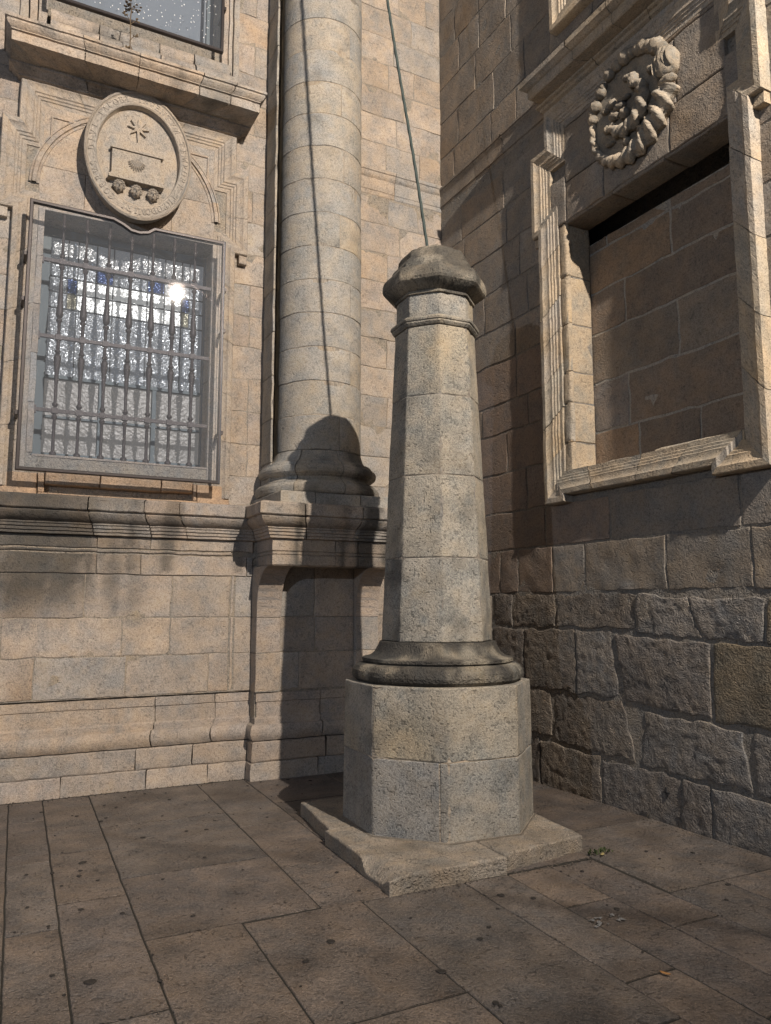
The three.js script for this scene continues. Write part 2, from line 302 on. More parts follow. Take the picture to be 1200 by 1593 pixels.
{
  // body behind the facing stones, with the window opening
  const s = new THREE.Shape([[-6, -0.03], [4.75, -0.03], [4.75, 15.5], [-6, 15.5]].map(p => new THREE.Vector2(...p)));
  const hole = (u0, u1, v0, v1) => s.holes.push(new THREE.Path([[u0, v0], [u1, v0], [u1, v1], [u0, v1]].map(p => new THREE.Vector2(...p))));
  hole(0.27, 1.91, 2.91, 5.21); hole(0.27, 1.86, 7.33, 9.6);
  const g = new THREE.ExtrudeGeometry(s, { depth: 0.9, bevelEnabled: false }); g.translate(0, 0, ZL - 0.904);
  part(wall, 'core', g, M.mortar);
  part(wall, 'core', box(-6, 4.7, 0.79, 2.2, ZL - 0.02, ZL + 0.185), M.mortar); part(wall, 'core', box(-6, 4.7, -0.03, 0.79, ZL - 0.02, ZL + 0.15), M.mortar);
  part(wall, 'inner_wall', box(0.0, 2.2, 2.6, 9.9, ZL - 1.0, ZL - 0.92), M.dark);
  const st = (u0, u1, v0, v1, out, o = {}) => part(wall, 'stone', stone(ML, rect(u0, u1, v0, v1), { out, depth: out + 0.013, tone: lt({ dirt: mould }), ...o }), M.ashlar);
  // foot of the wall: two plinth courses and the base moulding, breaking forward round the pedestal
  const path = [[-0.6, 0.19], [2.262, 0.19], [2.262, 0.345], [3.54, 0.345], [3.54, 0.19], [4.52, 0.19]], toW = (p, q, b) => ML(p, b, q);
  const tn = () => lt({ dirt: mould });
  for (const [prof, joints, amp] of [
    [[[-0.15, 0.158], [0.028, 0.158], [0.04, 0.150], [0.042, 0.02], [0.04, -0.02]], [[0.7, 1.25, 1.95, 2.5], null, [0.62]], 0.006],
    [[[-0.12, 0.342], [0.016, 0.342], [0.030, 0.332], [0.032, 0.175], [0.024, 0.162], [-0.12, 0.162]], [[0.75, 1.85, 2.35], null, [0.7]], 0.006],
    [[[-0.1, 0.775], [-0.016, 0.775], [-0.016, 0.70], [-0.026, 0.692], [-0.026, 0.56], [-0.004, 0.545], [-0.004, 0.50], [0.03, 0.49], [0.046, 0.455], [0.048, 0.42], [0.04, 0.385], [0.018, 0.352], [-0.1, 0.350]], [[0.68, 1.98, 2.52], null, [0.66]], 0.005],
  ]) for (const g of sweep(path, prof, toW, { joints, amp, tone: tn, gap: 0.004, uneven: 0.004, cell: 0.05 })) part(wall, 'stone', g, M.ashlar);
  // three courses of blocks
  const course = (v0, v1, us, out = 0.19) => { for (let i = 0; i < us.length - 1; i++) st(us[i], us[i + 1], v0, v1, out, { amp: 0.005, r: 0.008, wob: 0.006, gap: 0.0035, tilt: 0.004, cell: 0.05 }); };
  course(0.795, 1.145, [-0.6, 0.38, 1.13, 1.86, 2.045]); course(1.145, 1.48, [-0.6, 0.12, 1.08, 1.5, 2.045]); course(1.48, 1.865, [-0.6, 0.76, 1.5, 2.045]);
  for (const [v0, v1] of [[0.795, 1.145], [1.145, 1.48], [1.48, 1.865]]) { st(2.058, 2.084, v0, v1, 0.19, { r: 0.004, amp: 0.001, gap: 0.001 }); st(2.097, 2.262, v0, v1, 0.19, { r: 0.006, gap: 0.002 }); course(v0, v1, [3.54, 4.1 + rr(-0.2, 0.2), 4.55]); }
  // frieze with its sunk double line
  for (const [v0, v1, us] of [[1.865, 2.045, [-0.6, 0.84, 1.22, 2.2, 2.262]], [2.058, 2.080, [-0.6, 0.84, 1.3, 2.06]], [2.093, 2.20, [-0.6, 0.84, 1.30, 2.262]]])
    for (let i = 0; i < us.length - 1; i++) st(us[i], us[i + 1], v0, v1, 0.20, { r: 0.005, amp: 0.002, gap: v1 - v0 < 0.05 ? 0.001 : 0.003, cell: 0.05 });
  course(1.865, 2.2, [3.52, 4.2, 4.55], 0.2);
  // the ledge, running out and round the column's pedestal
  const ledge = [[-0.2, 2.54], [0.15, 2.525], [0.17, 2.515], [0.178, 2.505], [0.178, 2.412], [0.170, 2.404], [0.150, 2.400], [0.150, 2.390], [0.158, 2.384], [0.150, 2.365], [0.125, 2.335], [0.092, 2.312], [0.075, 2.304], [0.075, 2.290], [0.064, 2.286], [0.064, 2.262], [0.050, 2.257], [0.050, 2.232], [0.036, 2.228], [0.036, 2.205], [0.0, 2.198], [-0.1, 2.198]];
  const lp = [[-0.6, 0.20], [2.302, 0.20], [2.302, 0.66], [3.518, 0.66], [3.518, 0.20], [4.52, 0.20]];
  const lg = sweep(lp, ledge, toW, { joints: [[1.42, 1.92, 2.25], [0.3], [0.33, 0.78], null, [0.5]], amp: 0.0035, uneven: 0.006, gap: 0.004, cell: 0.04, pcell: 0.04, tone: () => lt({ dirt: mould }) });
  for (const g of lg) part(wall, 'ledge_stone', g, M.fine);
  // upper wall: even courses of ashlar
  const courseH = [2.54, 2.86, 3.19, 3.52, 3.86, 4.19, 4.52, 4.85, 5.18, 5.52, 5.86, 6.17];
  for (let i = 6.50; i < 10.2; i += 0.335) courseH.push(i);
  for (let i = 0; i < courseH.length - 1; i++) {
    const v0 = courseH[i], v1 = courseH[i + 1], band = Math.abs(v0 - 6.17) < 0.01;
    const o = { amp: 0.0045, r: 0.006, gap: 0.0035, wob: 0.006, tilt: 0.004, cell: 0.05 };
    let a = 2.055; const m = rnd() < 0.5 ? 2.24 : 2.39;
    st(a, m, v0, v1, 0, o); if (m < 2.38) st(m, 2.39, v0, v1, 0, o);
    if (!band) { let u = 3.45; while (u < 4.5) { let e = u + rr(0.32, 0.72); if (e > 4.35) e = 4.54; st(u, e, v0, v1, 0, o); u = e; } }
    let u = 0.03; while (u > -2.4) { const e = u - rr(0.35, 0.8); st(e, u, v0, v1, 0, o); u = e; }
  }
  // string course to the right of the column
  for (const g of sweep([[3.36, 0.0], [4.54, 0.0]], [[-0.02, 6.50], [0.055, 6.495], [0.06, 6.485], [0.06, 6.455], [0.048, 6.448], [0.048, 6.43], [0.034, 6.40], [0.016, 6.385], [0.012, 6.25], [0.004, 6.243], [0.004, 6.20], [-0.02, 6.17]], toW, { every: 0.7, amp: 0.003, tone: () => lt() })) part(wall, 'string_course', g, M.fine);
  // dressings of the opening: right splay, sill and head
  const MS = (u, v, o) => V(1.895 - o - (ZL - u) * 0.12, v, u);
  for (let i = 0; i < 5; i++) part(wall, 'stone', stone(MS, rect(ZL - 0.5, ZL + 0.0, 2.92 + i * 0.46, 2.92 + (i + 1) * 0.46), { depth: 0.02, tone: lt(), r: 0.006 }), M.ashlar);
  const MSl = (u, v, o) => V(0.285 + o, v, u);
  for (let i = 0; i < 5; i++) part(wall, 'stone', stone(MSl, rect(ZL - 0.5, ZL + 0.0, 2.92 + i * 0.46, 2.92 + (i + 1) * 0.46), { depth: 0.02, tone: lt(), r: 0.006 }), M.ashlar);
  part(wall, 'stone', stone((u, v, o) => V(u, 2.925 + o, v), rect(0.28, 1.9, ZL - 0.5, ZL + 0.01), { depth: 0.02, tone: lt(), r: 0.006 }), M.ashlar);
  part(wall, 'stone', stone((u, v, o) => V(u, 5.20 - o, v), rect(0.28, 1.9, ZL - 0.5, ZL + 0.01), { depth: 0.02, tone: lt(), r: 0.006 }), M.ashlar);
}
// ---------------------------------------------------------------- eared window surrounds
const surroundProfile = [[0, -0.02], [0, 0.055], [0.008, 0.068], [0.05, 0.070], [0.058, 0.062], [0.075, 0.050], [0.10, 0.044], [0.118, 0.046], [0.126, 0.034], [0.145, 0.033], [0.152, 0.022], [0.172, 0.021], [0.178, 0.010], [0.215, 0.009], [0.22, -0.02]];
{
  const T = thing('window_surround', 'carved eared stone surround and cornice framing the barred window', 'window surround', [1.03, 2.55, ZL]);
  const surroundTone = toner([0.40, 0.338, 0.275], [0.375, 0.335, 0.29], { k: 0.6, v: 0.11, j: 0 });
  const cx = 1.035, R = (d) => cx + d, Lf = (d) => cx - d;
  const path = [[R(1.02), 2.62], [R(1.02), 5.13], [R(1.145), 5.13], [R(1.145), 6.00], [R(1.01), 6.00], [R(1.01), 6.42], [Lf(1.01), 6.42], [Lf(1.01), 6.00], [Lf(1.145), 6.00], [Lf(1.145), 5.13], [Lf(1.02), 5.13], [Lf(1.02), 2.62]];
  for (const g of sweep(path, surroundProfile, (p, q, b) => ML(p, q, b), { every: 0.5, amp: 0.0015, gap: 0.002, uneven: 0.001, tone: () => surroundTone })) part(T, 'moulding', g, M.fine);
  for (const s of [-1, 1]) part(T, 'ear_block', stone(ML, rect(cx + s * 1.10 - 0.045, cx + s * 1.10 + 0.045, 5.03, 5.13), { out: 0.06, depth: 0.07, tone: lt(), r: 0.01 }), M.fine);
  // plain field between the mouldings
  const fld = (u0, u1, v0, v1) => part(T, 'stone', stone(ML, rect(u0, u1, v0, v1), { out: 0.006, depth: 0.02, r: 0.005, gap: 0.0015, amp: 0.002, tone: lt() }), M.ashlar);
  fld(0.22, 0.62, 5.2, 5.62); fld(0.62, 1.42, 5.2, 5.62); fld(1.42, 1.85, 5.2, 5.62); fld(0.22, 0.85, 5.62, 6.22); fld(0.85, 1.35, 5.62, 6.22); fld(1.35, 1.85, 5.62, 6.22); 
  for (let i = 0; i < 5; i++) fld(0.232, 0.288, 2.93 + i * 0.455, 2.93 + (i + 1) * 0.455);
  // sunk arch lines and the spandrel frames behind the medallion
  const arc = (r0, a0, a1) => { const p = []; for (let i = 0; i <= 26; i++) { const a = a0 + (a1 - a0) * i / 26; p.push([1.02 + r0 * Math.cos(a), 5.42 + r0 * Math.sin(a)]); } return p; };
  for (const g of sweep(arc(0.875, 0.02, Math.PI - 0.02), [[-0.012, 0.0], [-0.01, 0.018], [0.004, 0.022], [0.006, 0.010], [0.012, 0.010], [0.016, 0.034], [0.05, 0.036], [0.054, 0.016], [0.075, 0.014], [0.08, 0.0]], (p, q, b) => ML(p, q, b), { amp: 0.001, tone: () => lt() }).slice(0)) T.userData.tmp = [...(T.userData.tmp ?? []), g];
  part(T, 'arch_moulding', mergeGeometries(T.userData.tmp), M.fine); delete T.userData.tmp;
  for (const s of [-1, 1]) for (const g of [mergeGeometries(sweep(s > 0 ? [[cx + 0.40, 6.12], [cx + 0.74, 6.12], [cx + 0.74, 5.84]].reverse() : [[cx - 0.74, 5.84], [cx - 0.74, 6.12], [cx - 0.40, 6.12]].reverse(), [[0, 0.0], [0.002, 0.022], [0.018, 0.022], [0.02, 0.0]], (p, q, b) => ML(p, q, b), { amp: 0.001, tone: () => lt() }))]) part(T, 'spandrel_frame', g, M.fine);
  // bottom rail with a drain slot
  const stb = (u0, u1, v0, v1, out, o = {}) => part(T, 'sill_stone', stone(ML, rect(u0, u1, v0, v1), { out, depth: out + 0.01, r: 0.012, amp: 0.003, tone: toner([0.44, 0.315, 0.215], [0.42, 0.27, 0.16], { k: 0.6, v: 0.12 }), ...o }), M.fine);
  stb(-0.02, 0.34, 2.535, 2.75, 0.05); stb(0.40, 0.86, 2.645, 2.78, 0.075); stb(0.86, 1.40, 2.645, 2.78, 0.075); stb(1.40, 1.70, 2.645, 2.78, 0.075); stb(1.74, 2.06, 2.535, 2.75, 0.05); stb(0.34, 1.74, 2.53, 2.575, 0.085, { r: 0.006 }); stb(0.34, 0.40, 2.575, 2.75, 0.06, { r: 0.006 }); stb(1.70, 1.74, 2.575, 2.75, 0.06, { r: 0.006 });
  // cornice
  const cor = [[-0.2, 6.675], [0.10, 6.670], [0.145, 6.664], [0.150, 6.656], [0.150, 6.634], [0.132, 6.630], [0.132, 6.622], [0.134, 6.612], [0.122, 6.592], [0.100, 6.576], [0.094, 6.572], [0.094, 6.564], [0.072, 6.560], [0.072, 6.550], [0.090, 6.546], [0.090, 6.462], [0.045, 6.462]];
  for (const g of sweep([[0.02, -0.02], [0.02, 0.36], [2.07, 0.36], [2.07, -0.02]], cor.concat([[-0.15, 6.462]]), (p, q, b) => ML(p, b, q), { joints: [null, [0.55, 0.98, 1.5, 1.78], null], amp: 0.003, uneven: 0.004, gap: 0.003, cell: 0.05, tone: () => lt({ dirt: crust(0.5) }) })) part(T, 'cornice_stone', g, M.fine);
  for (const u of [0.02, 1.86]) for (const [w, h0, h1, o] of [[0.2, 6.66, 6.78, 0.30], [0.2, 6.78, 6.92, 0.16]]) part(T, 'sill_stone', stone(ML, rect(u, u + w, h0, h1), { out: o, depth: o + 0.01, r: 0.02, amp: 0.006, f: 7, tone: lt({ dirt: crust(0.45) }) }), M.fine);
  part(T, 'cornice_core', box(0.0, 2.09, 6.467, 6.63, ZL - 0.01, ZL + 0.40), M.mortar);
  for (const g of sweep([[0.02, -0.02], [0.02, 0.075], [2.05, 0.075], [2.05, -0.02]], [[0.10, 6.472], [0.098, 6.45], [0.07, 6.44], [0.05, 6.415], [0.022, 6.40], [0.022, 6.385], [0.0, 6.38], [-0.05, 6.38]], (p, q, b) => ML(p, b, q), { every: 0.7, amp: 0.002, tone: () => lt({ dirt: crust(0.4) }) })) part(T, 'bed_moulding', g, M.fine);
  // sill of the window above, stepped back over the cornice
  for (const g of sweep([[0.24, 0], [1.93, 0]], [[0.0, 7.115], [0.13, 7.10], [0.15, 7.085], [0.175, 7.06], [0.185, 7.02], [0.18, 6.99], [0.165, 6.965], [0.085, 6.962], [0.085, 6.935], [0.195, 6.932], [0.235, 6.915], [0.26, 6.88], [0.26, 6.84], [0.24, 6.805], [0.15, 6.80], [0.15, 6.772], [0.28, 6.768], [0.32, 6.755], [0.345, 6.725], [0.345, 6.70], [0.33, 6.685], [0.24, 6.682], [0.24, 6.664], [0.40, 6.658], [0.3, 6.64]], (p, q, b) => ML(p, b, q), { joints: [[0.42, 0.98, 1.32]], amp: 0.004, uneven: 0.008, gap: 0.005, cell: 0.05, pcell: 0.04, caps: true, tone: () => lt({ dirt: crust(0.45) }) })) part(T, 'sill_stone', g, M.fine);
  for (const [u0, u1] of [[-0.02, 0.06], [0.06, 0.13], [0.13, 0.22], [1.86, 1.93], [1.93, 1.98], [1.98, 2.05]]) part(T, 'upper_jamb', stone(ML, rect(u0, u1, 6.9, 9.6), { out: 0.05 + 0.02 * ((u0 * 50) % 2), depth: 0.08, r: 0.008, amp: 0.001, tone: lt() }), M.fine);
}
// ---------------------------------------------------------------- engaged column on its pedestal
{
  const cx = 2.92, cz = -7.22, T = thing('engaged_column', 'round granite column of stacked drums on a corbelled pedestal against the church', 'column', [cx, 0, cz]);
  const GC = [[0.385, 0.348, 0.295], [0.37, 0.343, 0.30], [0.395, 0.350, 0.290], [0.365, 0.340, 0.302]], gt = (o = {}) => toner(GC[Math.floor(rnd() * 4)], rnd() < 0.5 ? [0.31, 0.29, 0.25] : [0.39, 0.325, 0.235], { k: 0.5, v: 0.10, j: 0.09, ...o });
  // pedestal: two strips with a sunk panel between, corbelled out under the cap
  const pst = (u0, u1, v0, v1, out, o = {}) => part(T, 'pedestal_stone', stone(ML, rect(u0, u1, v0, v1), { out, depth: 0.14, r: 0.008, amp: 0.003, gap: 0.003, tone: lt(), ...o }), M.ashlar);
  for (const [v0, v1] of [[0.79, 1.145], [1.145, 1.48]]) {
    pst(2.262, 2.505, v0, v1, 0.345); pst(3.285, 3.54, v0, v1, 0.345);
    const m = rr(2.7, 2.95); pst(2.505, m, v0, v1, 0.305, { amp: 0.005 }); pst(m, 3.285, v0, v1, 0.305, { amp: 0.005 });
    part(T, 'pedestal_stone', stone((u, v, o) => V(2.262 - o, v, u), rect(ZL + 0.18, ZL + 0.345, v0, v1), { depth: 0.05, r: 0.006, tone: lt() }), M.ashlar);
  }
  pst(2.505, 2.86, 1.48, 1.96, 0.305, { amp: 0.005 }); pst(2.86, 3.285, 1.48, 1.96, 0.307, { amp: 0.005 });
  part(T, 'pedestal_core', box(2.27, 3.53, 0.0, 1.96, ZL - 0.01, ZL + 0.30), M.mortar); part(T, 'pedestal_core', box(2.267, 2.50, 0.786, 1.5, ZL + 0.2, ZL + 0.341), M.mortar); part(T, 'pedestal_core', box(3.29, 3.535, 0.786, 1.5, ZL + 0.2, ZL + 0.341), M.mortar);
  const prof = new THREE.Shape([[0.1, 1.482], [0.345, 1.482], [0.345, 1.56], [0.352, 1.64], [0.372, 1.72], [0.41, 1.80], [0.47, 1.87], [0.545, 1.92], [0.60, 1.94], [0.655, 1.949], [0.1, 1.949]].map(p => new THREE.Vector2(...p)));
  for (const [u0, w] of [[2.262, 0.243], [3.285, 0.255]]) {
    const g = new THREE.ExtrudeGeometry(prof, { depth: w - 0.006, bevelEnabled: true, bevelSize: 0.003, bevelThickness: 0.003, bevelSegments: 1 });
    g.rotateY(-Math.PI / 2); g.scale(-1, 1, 1); const ix = g.index; g.translate(u0 + 0.003, 0, ZL);
    const q = g.index ? g.toNonIndexed() : g, a = q.attributes.position, tn = lt(), C = new Float32Array(a.count * 3), p = V(0, 0, 0);
    for (let i = 0; i < a.count; i += 3) { for (const k of ['x', 'y', 'z']) { const s = a.array[(i + 1) * 3 + 'xyz'.indexOf(k)]; a.array[(i + 1) * 3 + 'xyz'.indexOf(k)] = a.array[(i + 2) * 3 + 'xyz'.indexOf(k)]; a.array[(i + 2) * 3 + 'xyz'.indexOf(k)] = s; } }
    q.translate(0, 0, 0); for (let i = 0; i < a.count; i++) { p.fromBufferAttribute(a, i); C.set(tn(p), i * 3); }
    q.setAttribute('color', new THREE.BufferAttribute(C, 3)); q.computeVertexNormals();
    part(T, 'corbel', q, M.ashlar);
  }
  // cap frieze with the sunk double line
  const toW = (p, q, b) => ML(p, b, q), fr = [[-0.05, 2.197], [0.0, 2.197], [0.0, 2.092], [-0.012, 2.088], [-0.012, 2.080], [-0.002, 2.077], [-0.002, 2.060], [-0.012, 2.057], [-0.012, 2.049], [0.0, 2.045], [0.0, 1.965], [-0.012, 1.952], [-0.34, 1.952]];
  for (const g of sweep([[2.302, 0.1], [2.302, 0.66], [3.518, 0.66], [3.518, 0.1]], fr, toW, { joints: [null, [0.62, 0.86], null], amp: 0.003, uneven: 0.003, gap: 0.003, cell: 0.04, pcell: 0.05, tone: () => lt({ dirt: mould }) })) part(T, 'cap_stone', g, M.fine);
  part(T, 'pedestal_core', box(2.31, 3.51, 1.958, 2.50, ZL, ZL + 0.64), M.mortar);
  // square plinth of the column
  const PL = (h) => [[cx - h, -0.1], [cx - h, cz - ZL + h], [cx + h, cz - ZL + h], [cx + h, -0.1]];
  for (const g of sweep(PL(0.60), [[-0.6, 2.632], [-0.014, 2.632], [0, 2.622], [0, 2.515], [-0.1, 2.512]], toW, { joints: [[0.35, 0.55], [0.34, 0.8], null], amp: 0.004, uneven: 0.004, gap: 0.003, cell: 0.05, tone: () => gt({ dirt: crust(0.3) }) })) part(T, 'plinth_stone', g, M.fine);
  // base rings and shaft drums
  const MC = (R) => (u, v, o) => V(cx + (R(v) + o) * Math.sin(u), v, cz + (R(v) + o) * Math.cos(u)), outC = (p) => V(p.x - cx, 0, p.z - cz);
  const pr = [[0.58, 2.632], [0.603, 2.636], [0.618, 2.655], [0.624, 2.685], [0.620, 2.715], [0.604, 2.738], [0.585, 2.745], [0.585, 2.752], [0.568, 2.756], [0.568, 2.766], [0.545, 2.775], [0.53, 2.792], [0.53, 2.806], [0.545, 2.818], [0.562, 2.822], [0.562, 2.830], [0.578, 2.836], [0.590, 2.852], [0.595, 2.875], [0.590, 2.898], [0.576, 2.914], [0.556, 2.922], [0.540, 2.924], [0.540, 2.952], [0.528, 2.956], [0.500, 2.962], [0.475, 2.985], [0.455, 3.02], [0.446, 3.05], [0.440, 3.08]];
  const Rp = (v) => { for (let i = 1; i < pr.length; i++) if (v <= pr[i][1]) return mix(pr[i - 1][0], pr[i][0], (v - pr[i - 1][1]) / (pr[i][1] - pr[i - 1][1])); return 0.44; };
  const lev = pr.map(p => (p[1] - 2.632) / (3.08 - 2.632));
  for (const [a0, a1] of [[-2.3, -0.75], [-0.75, 0.05], [0.05, 0.72], [0.72, 2.3]]) part(T, 'base_moulding', stone(MC(Rp), rect(a0, a1, 2.632, 3.078), { wu: 0.45, w: (a1 - a0) * 0.5, h: 0.446, T: lev.map(x => mix(0.003, 0.997, x)), gap: 0.003, r: 0.003, amp: 0.0025, f: 5, wob: 0, chip: false, depth: 0.05, tone: gt({ dirt: (p) => Math.min(0.8, crust(0.45)(p) + 0.7 * ss(0.15, 0.55, 0.5 * N3(p.x * 4, p.y * 0.6, p.z * 4 + 2) + ss(2.85, 3.1, p.x) * 0.45)) }), outAt: outC, crease: 0.32 }), M.fine);
  const Rs = (v) => 0.436 - 0.0016 * (v - 3.1);
  let v = 3.08, i = 0;
  while (v < 10.2) {
    const v1 = v + (i === 0 ? 0.34 : 0.347 + rr(-0.008, 0.008)), cuts = i % 2 ? [-2.6, 2.6] : [-2.6, rr(0.1, 0.45), 2.6];
    const chip = rnd() < 0.55 ? [rr(-1.0, 0.9), rnd() < 0.5 ? 0 : 1, rr(0.1, 0.35)] : null, tn = gt({ dirt: crust(0.35, 0.12, 0.5) });
    for (let k = 0; k < cuts.length - 1; k++) {
      const a0 = cuts[k], a1 = cuts[k + 1], S = [], n = Math.ceil((a1 - a0) / 0.09), e = 0.006; S.push(e / 3, e); for (let q = 1; q < n; q++) S.push(q / n); S.push(1 - e, 1 - e / 3);
      part(T, 'drum', stone(MC(Rs), rect(a0, a1, v, v1), { S, wu: 0.43, w: (a1 - a0) * 0.43, h: v1 - v, gap: 0.003, r: 0.006, amp: 0.0035, f: 3.2, oct: 4, wob: 0.004, cell: 0.045, out: rr(-0.002, 0.004), depth: 0.05, tone: k ? gt({ dirt: crust(0.35, 0.12, 0.5) }) : tn, outAt: outC,
        shape: chip ? (s, t, u) => -0.03 * ss(0.10, 0.0, Math.abs(t - chip[1]) + 0.06 * N3(u * 9, 1, i)) * ss(chip[2], chip[2] * 0.4, Math.abs(u - chip[0])) : null }), M.ashlar);
    }
    v = v1; i++;
  }
  const core = new THREE.CylinderGeometry(0.4205, 0.432, 7.12, 64); core.translate(cx, 6.645, cz); part(T, 'column_core', core, M.mortar);
  // thin upright fillet left of the shaft, and the wall in the slot between them
  for (let y = 2.53, k = 0; y < 10.2; y += 0.44, k++) {
    part(T, 'slot_stone', stone(ML, rect(2.40, 3.46, y, y + 0.44), { out: 0, depth: 0.03, r: 0.012, amp: 0.004, f: 5, wob: 0.006, tone: gt({ dirt: crust(0.6, 0.0, 0.4) }) }), M.ashlar);
    part(T, 'fillet_stone', stone((u, v, o) => V(2.385 - o, v, u), rect(ZL - 0.02, ZL + 0.30, y, y + 0.44), { depth: 0.02, r: 0.010, amp: 0.005, f: 6, wob: 0.007, tone: gt({ dirt: crust(0.45, 0.05, 0.4) }) }), M.ashlar);
  }
  part(T, 'fillet_core', box(2.392, 2.401, 2.53, 10.3, ZL - 0.02, ZL + 0.292), M.mortarDark);
}
// ---------------------------------------------------------------- oval carved medallion
const font = await new FontLoader().loadAsync('fonts/droid/droid_serif_regular.typeface.json').catch(() => null) ?? await new FontLoader().loadAsync('fonts/droid/droid_sans_bold.typeface.json');
{
  const cx = 1.065, cy = 5.84, zf = -7.215, rx = 0.495, ry = 0.648, T = thing('medallion', 'oval stone medallion carved with a star over a tomb, above the barred window', 'medallion', [cx, cy, ZL]);
  const tn = toner([0.40, 0.345, 0.285], [0.36, 0.32, 0.27], { k: 0.7, v: 0.08, j: 0 });
  const paint = (g) => { g = g.index ? g.toNonIndexed() : g; const a = g.attributes.position, C = new Float32Array(a.count * 3), p = V(0, 0, 0); for (let i = 0; i < a.count; i++) { p.fromBufferAttribute(a, i); C.set(tn(p), i * 3); } g.setAttribute('color', new THREE.BufferAttribute(C, 3)); for (const k of Object.keys(g.attributes)) if (!['position', 'normal', 'uv', 'color'].includes(k)) g.deleteAttribute(k); return g; };
  const revolve = (prof) => { const g = new THREE.LatheGeometry(prof.map(p => new THREE.Vector2(...p)), 96); g.rotateX(Math.PI / 2); const a = g.attributes.position; for (let i = 0; i < a.count; i++) { const x = a.getX(i), y = a.getY(i); a.setX(i, x * rx); a.setY(i, y * ry); } g.computeVertexNormals(); g.translate(cx, cy, 0); return paint(toCreasedNormals(g, 0.5)); };
  // (fraction of the oval's radius, z)
  part(T, 'rim', revolve([[0.70, ZL], [0.93, ZL + 0.03], [0.985, zf - 0.05], [1.0, zf - 0.02], [0.995, zf - 0.004], [0.97, zf + 0.006], [0.955, zf + 0.004], [0.948, zf - 0.006], [0.935, zf - 0.008], [0.79, zf - 0.002], [0.772, zf - 0.008], [0.765, zf - 0.075], [0.755, zf - 0.085]]), M.fine);
  const fieldG = new THREE.CircleGeometry(1, 64); fieldG.scale(rx * 0.775, ry * 0.775, 1); fieldG.translate(cx, cy, zf - 0.08); part(T, 'field', paint(fieldG), M.fine);
  const zb = zf - 0.08;
  const ext = (pts, d, bev = 0.004) => { const g = new THREE.ExtrudeGeometry(new THREE.Shape(pts.map(p => new THREE.Vector2(cx + p[0], cy + p[1]))), { depth: d, bevelEnabled: true, bevelSize: bev, bevelThickness: bev, bevelSegments: 2 }); g.translate(0, 0, zb - 0.002); return paint(g); };
  // star of eight rays with a long lower one
  const star = []; for (let i = 0; i < 16; i++) { const a = Math.PI / 2 + i * Math.PI / 8, r = i % 2 ? 0.032 : (i === 8 ? 0.16 : 0.098); star.push([-0.01 + Math.cos(a) * r, 0.30 + Math.sin(a) * r]); }
  part(T, 'star', ext(star, 0.028, 0.002), M.fine);
  const tomb = part(T, 'tomb', ext([[-0.24, -0.23], [0.20, -0.23], [0.20, 0.012], [-0.24, 0.012]], 0.062, 0.002), M.fine);
  part(tomb, 'tomb_lid', ext([[-0.255, 0.022], [0.225, 0.022], [0.225, 0.040], [-0.255, 0.040]], 0.075, 0.002), M.fine);
  part(tomb, 'tomb_roof', ext([[0.205, 0.05], [0.07, 0.135], [-0.10, 0.145], [-0.235, 0.05]], 0.036, 0.003), M.fine);
  part(tomb, 'tomb_foot', ext([[-0.265, -0.275], [0.235, -0.275], [0.235, -0.25], [0.205, -0.235], [-0.245, -0.235], [-0.265, -0.25]], 0.085, 0.003), M.fine);
  part(tomb, 'tomb_side', ext([[0.203, -0.23], [0.245, -0.20], [0.245, 0.03], [0.203, 0.018]], 0.026, 0.002), M.fine);
  { // scallop shell: fan of ribs
    const gs = []; for (let i = -5; i <= 5; i++) { const a = i * 0.23, s = new THREE.SphereGeometry(1, 10, 8); s.scale(0.011, 0.066 - 0.0012 * i * i, 0.018); s.translate(0, -0.05, 0); s.rotateZ(a); s.translate(cx - 0.02, cy - 0.055, zb + 0.064); gs.push(paint(s)); }
    part(tomb, 'scallop_shell', mergeGeometries(gs), M.fine);
  }
  for (const [dx, dy] of [[-0.165, -0.335], [-0.01, -0.355], [0.145, -0.355]]) { // three little heads that carry the tomb: face, curls, brow, nose, mouth
    const gs = [], ball = (x, y, z, a, b, c) => { const s = new THREE.SphereGeometry(1, 14, 10); s.scale(a, b, c); s.translate(cx + dx + x, cy + dy + y, zb + 0.03 + z * 1.3); gs.push(paint(s)); };
    ball(0, 0, 0.0, 0.042, 0.055, 0.045); ball(0, -0.004, 0.042, 0.007, 0.013, 0.009); ball(-0.016, 0.010, 0.036, 0.011, 0.004, 0.006); ball(0.016, 0.010, 0.036, 0.011, 0.004, 0.006); ball(0, -0.027, 0.038, 0.014, 0.004, 0.005); ball(0, -0.040, 0.034, 0.012, 0.009, 0.007);
    for (let i = 0; i < 9; i++) { const a = -0.3 + i * (Math.PI + 0.6) / 8; ball(Math.cos(a) * 0.043, Math.sin(a) * 0.052, 0.018, 0.014, 0.014, 0.014); }
    part(T, 'head', mergeGeometries(gs), M.fine);
  }
  // worn lettering round the rim
  const text = 'CORPVS DIVI IACOBI INVENTVM TEMPORE THEODOMIRI ', gs = [];
  for (let i = 0; i < text.length; i++) {
    if (text[i] === ' ') continue;
    const a = -Math.PI * 0.68 - i / text.length * Math.PI * 2, g = new TextGeometry(text[i], { font, size: 0.056, depth: 0.007, curveSegments: 3, bevelEnabled: false });
    g.computeBoundingBox(); g.translate(-(g.boundingBox.max.x + g.boundingBox.min.x) / 2, -0.026, 0);
    const x = 0.862 * rx * Math.cos(a), y = 0.862 * ry * Math.sin(a), nx = Math.cos(a) / rx, ny = Math.sin(a) / ry; g.rotateZ(Math.atan2(ny, nx) - Math.PI / 2); g.translate(cx + x, cy + y, zf - 0.006);
    gs.push(paint(g));
  }
  part(T, 'inscription', mergeGeometries(gs), M.fine, 'stuff');
}
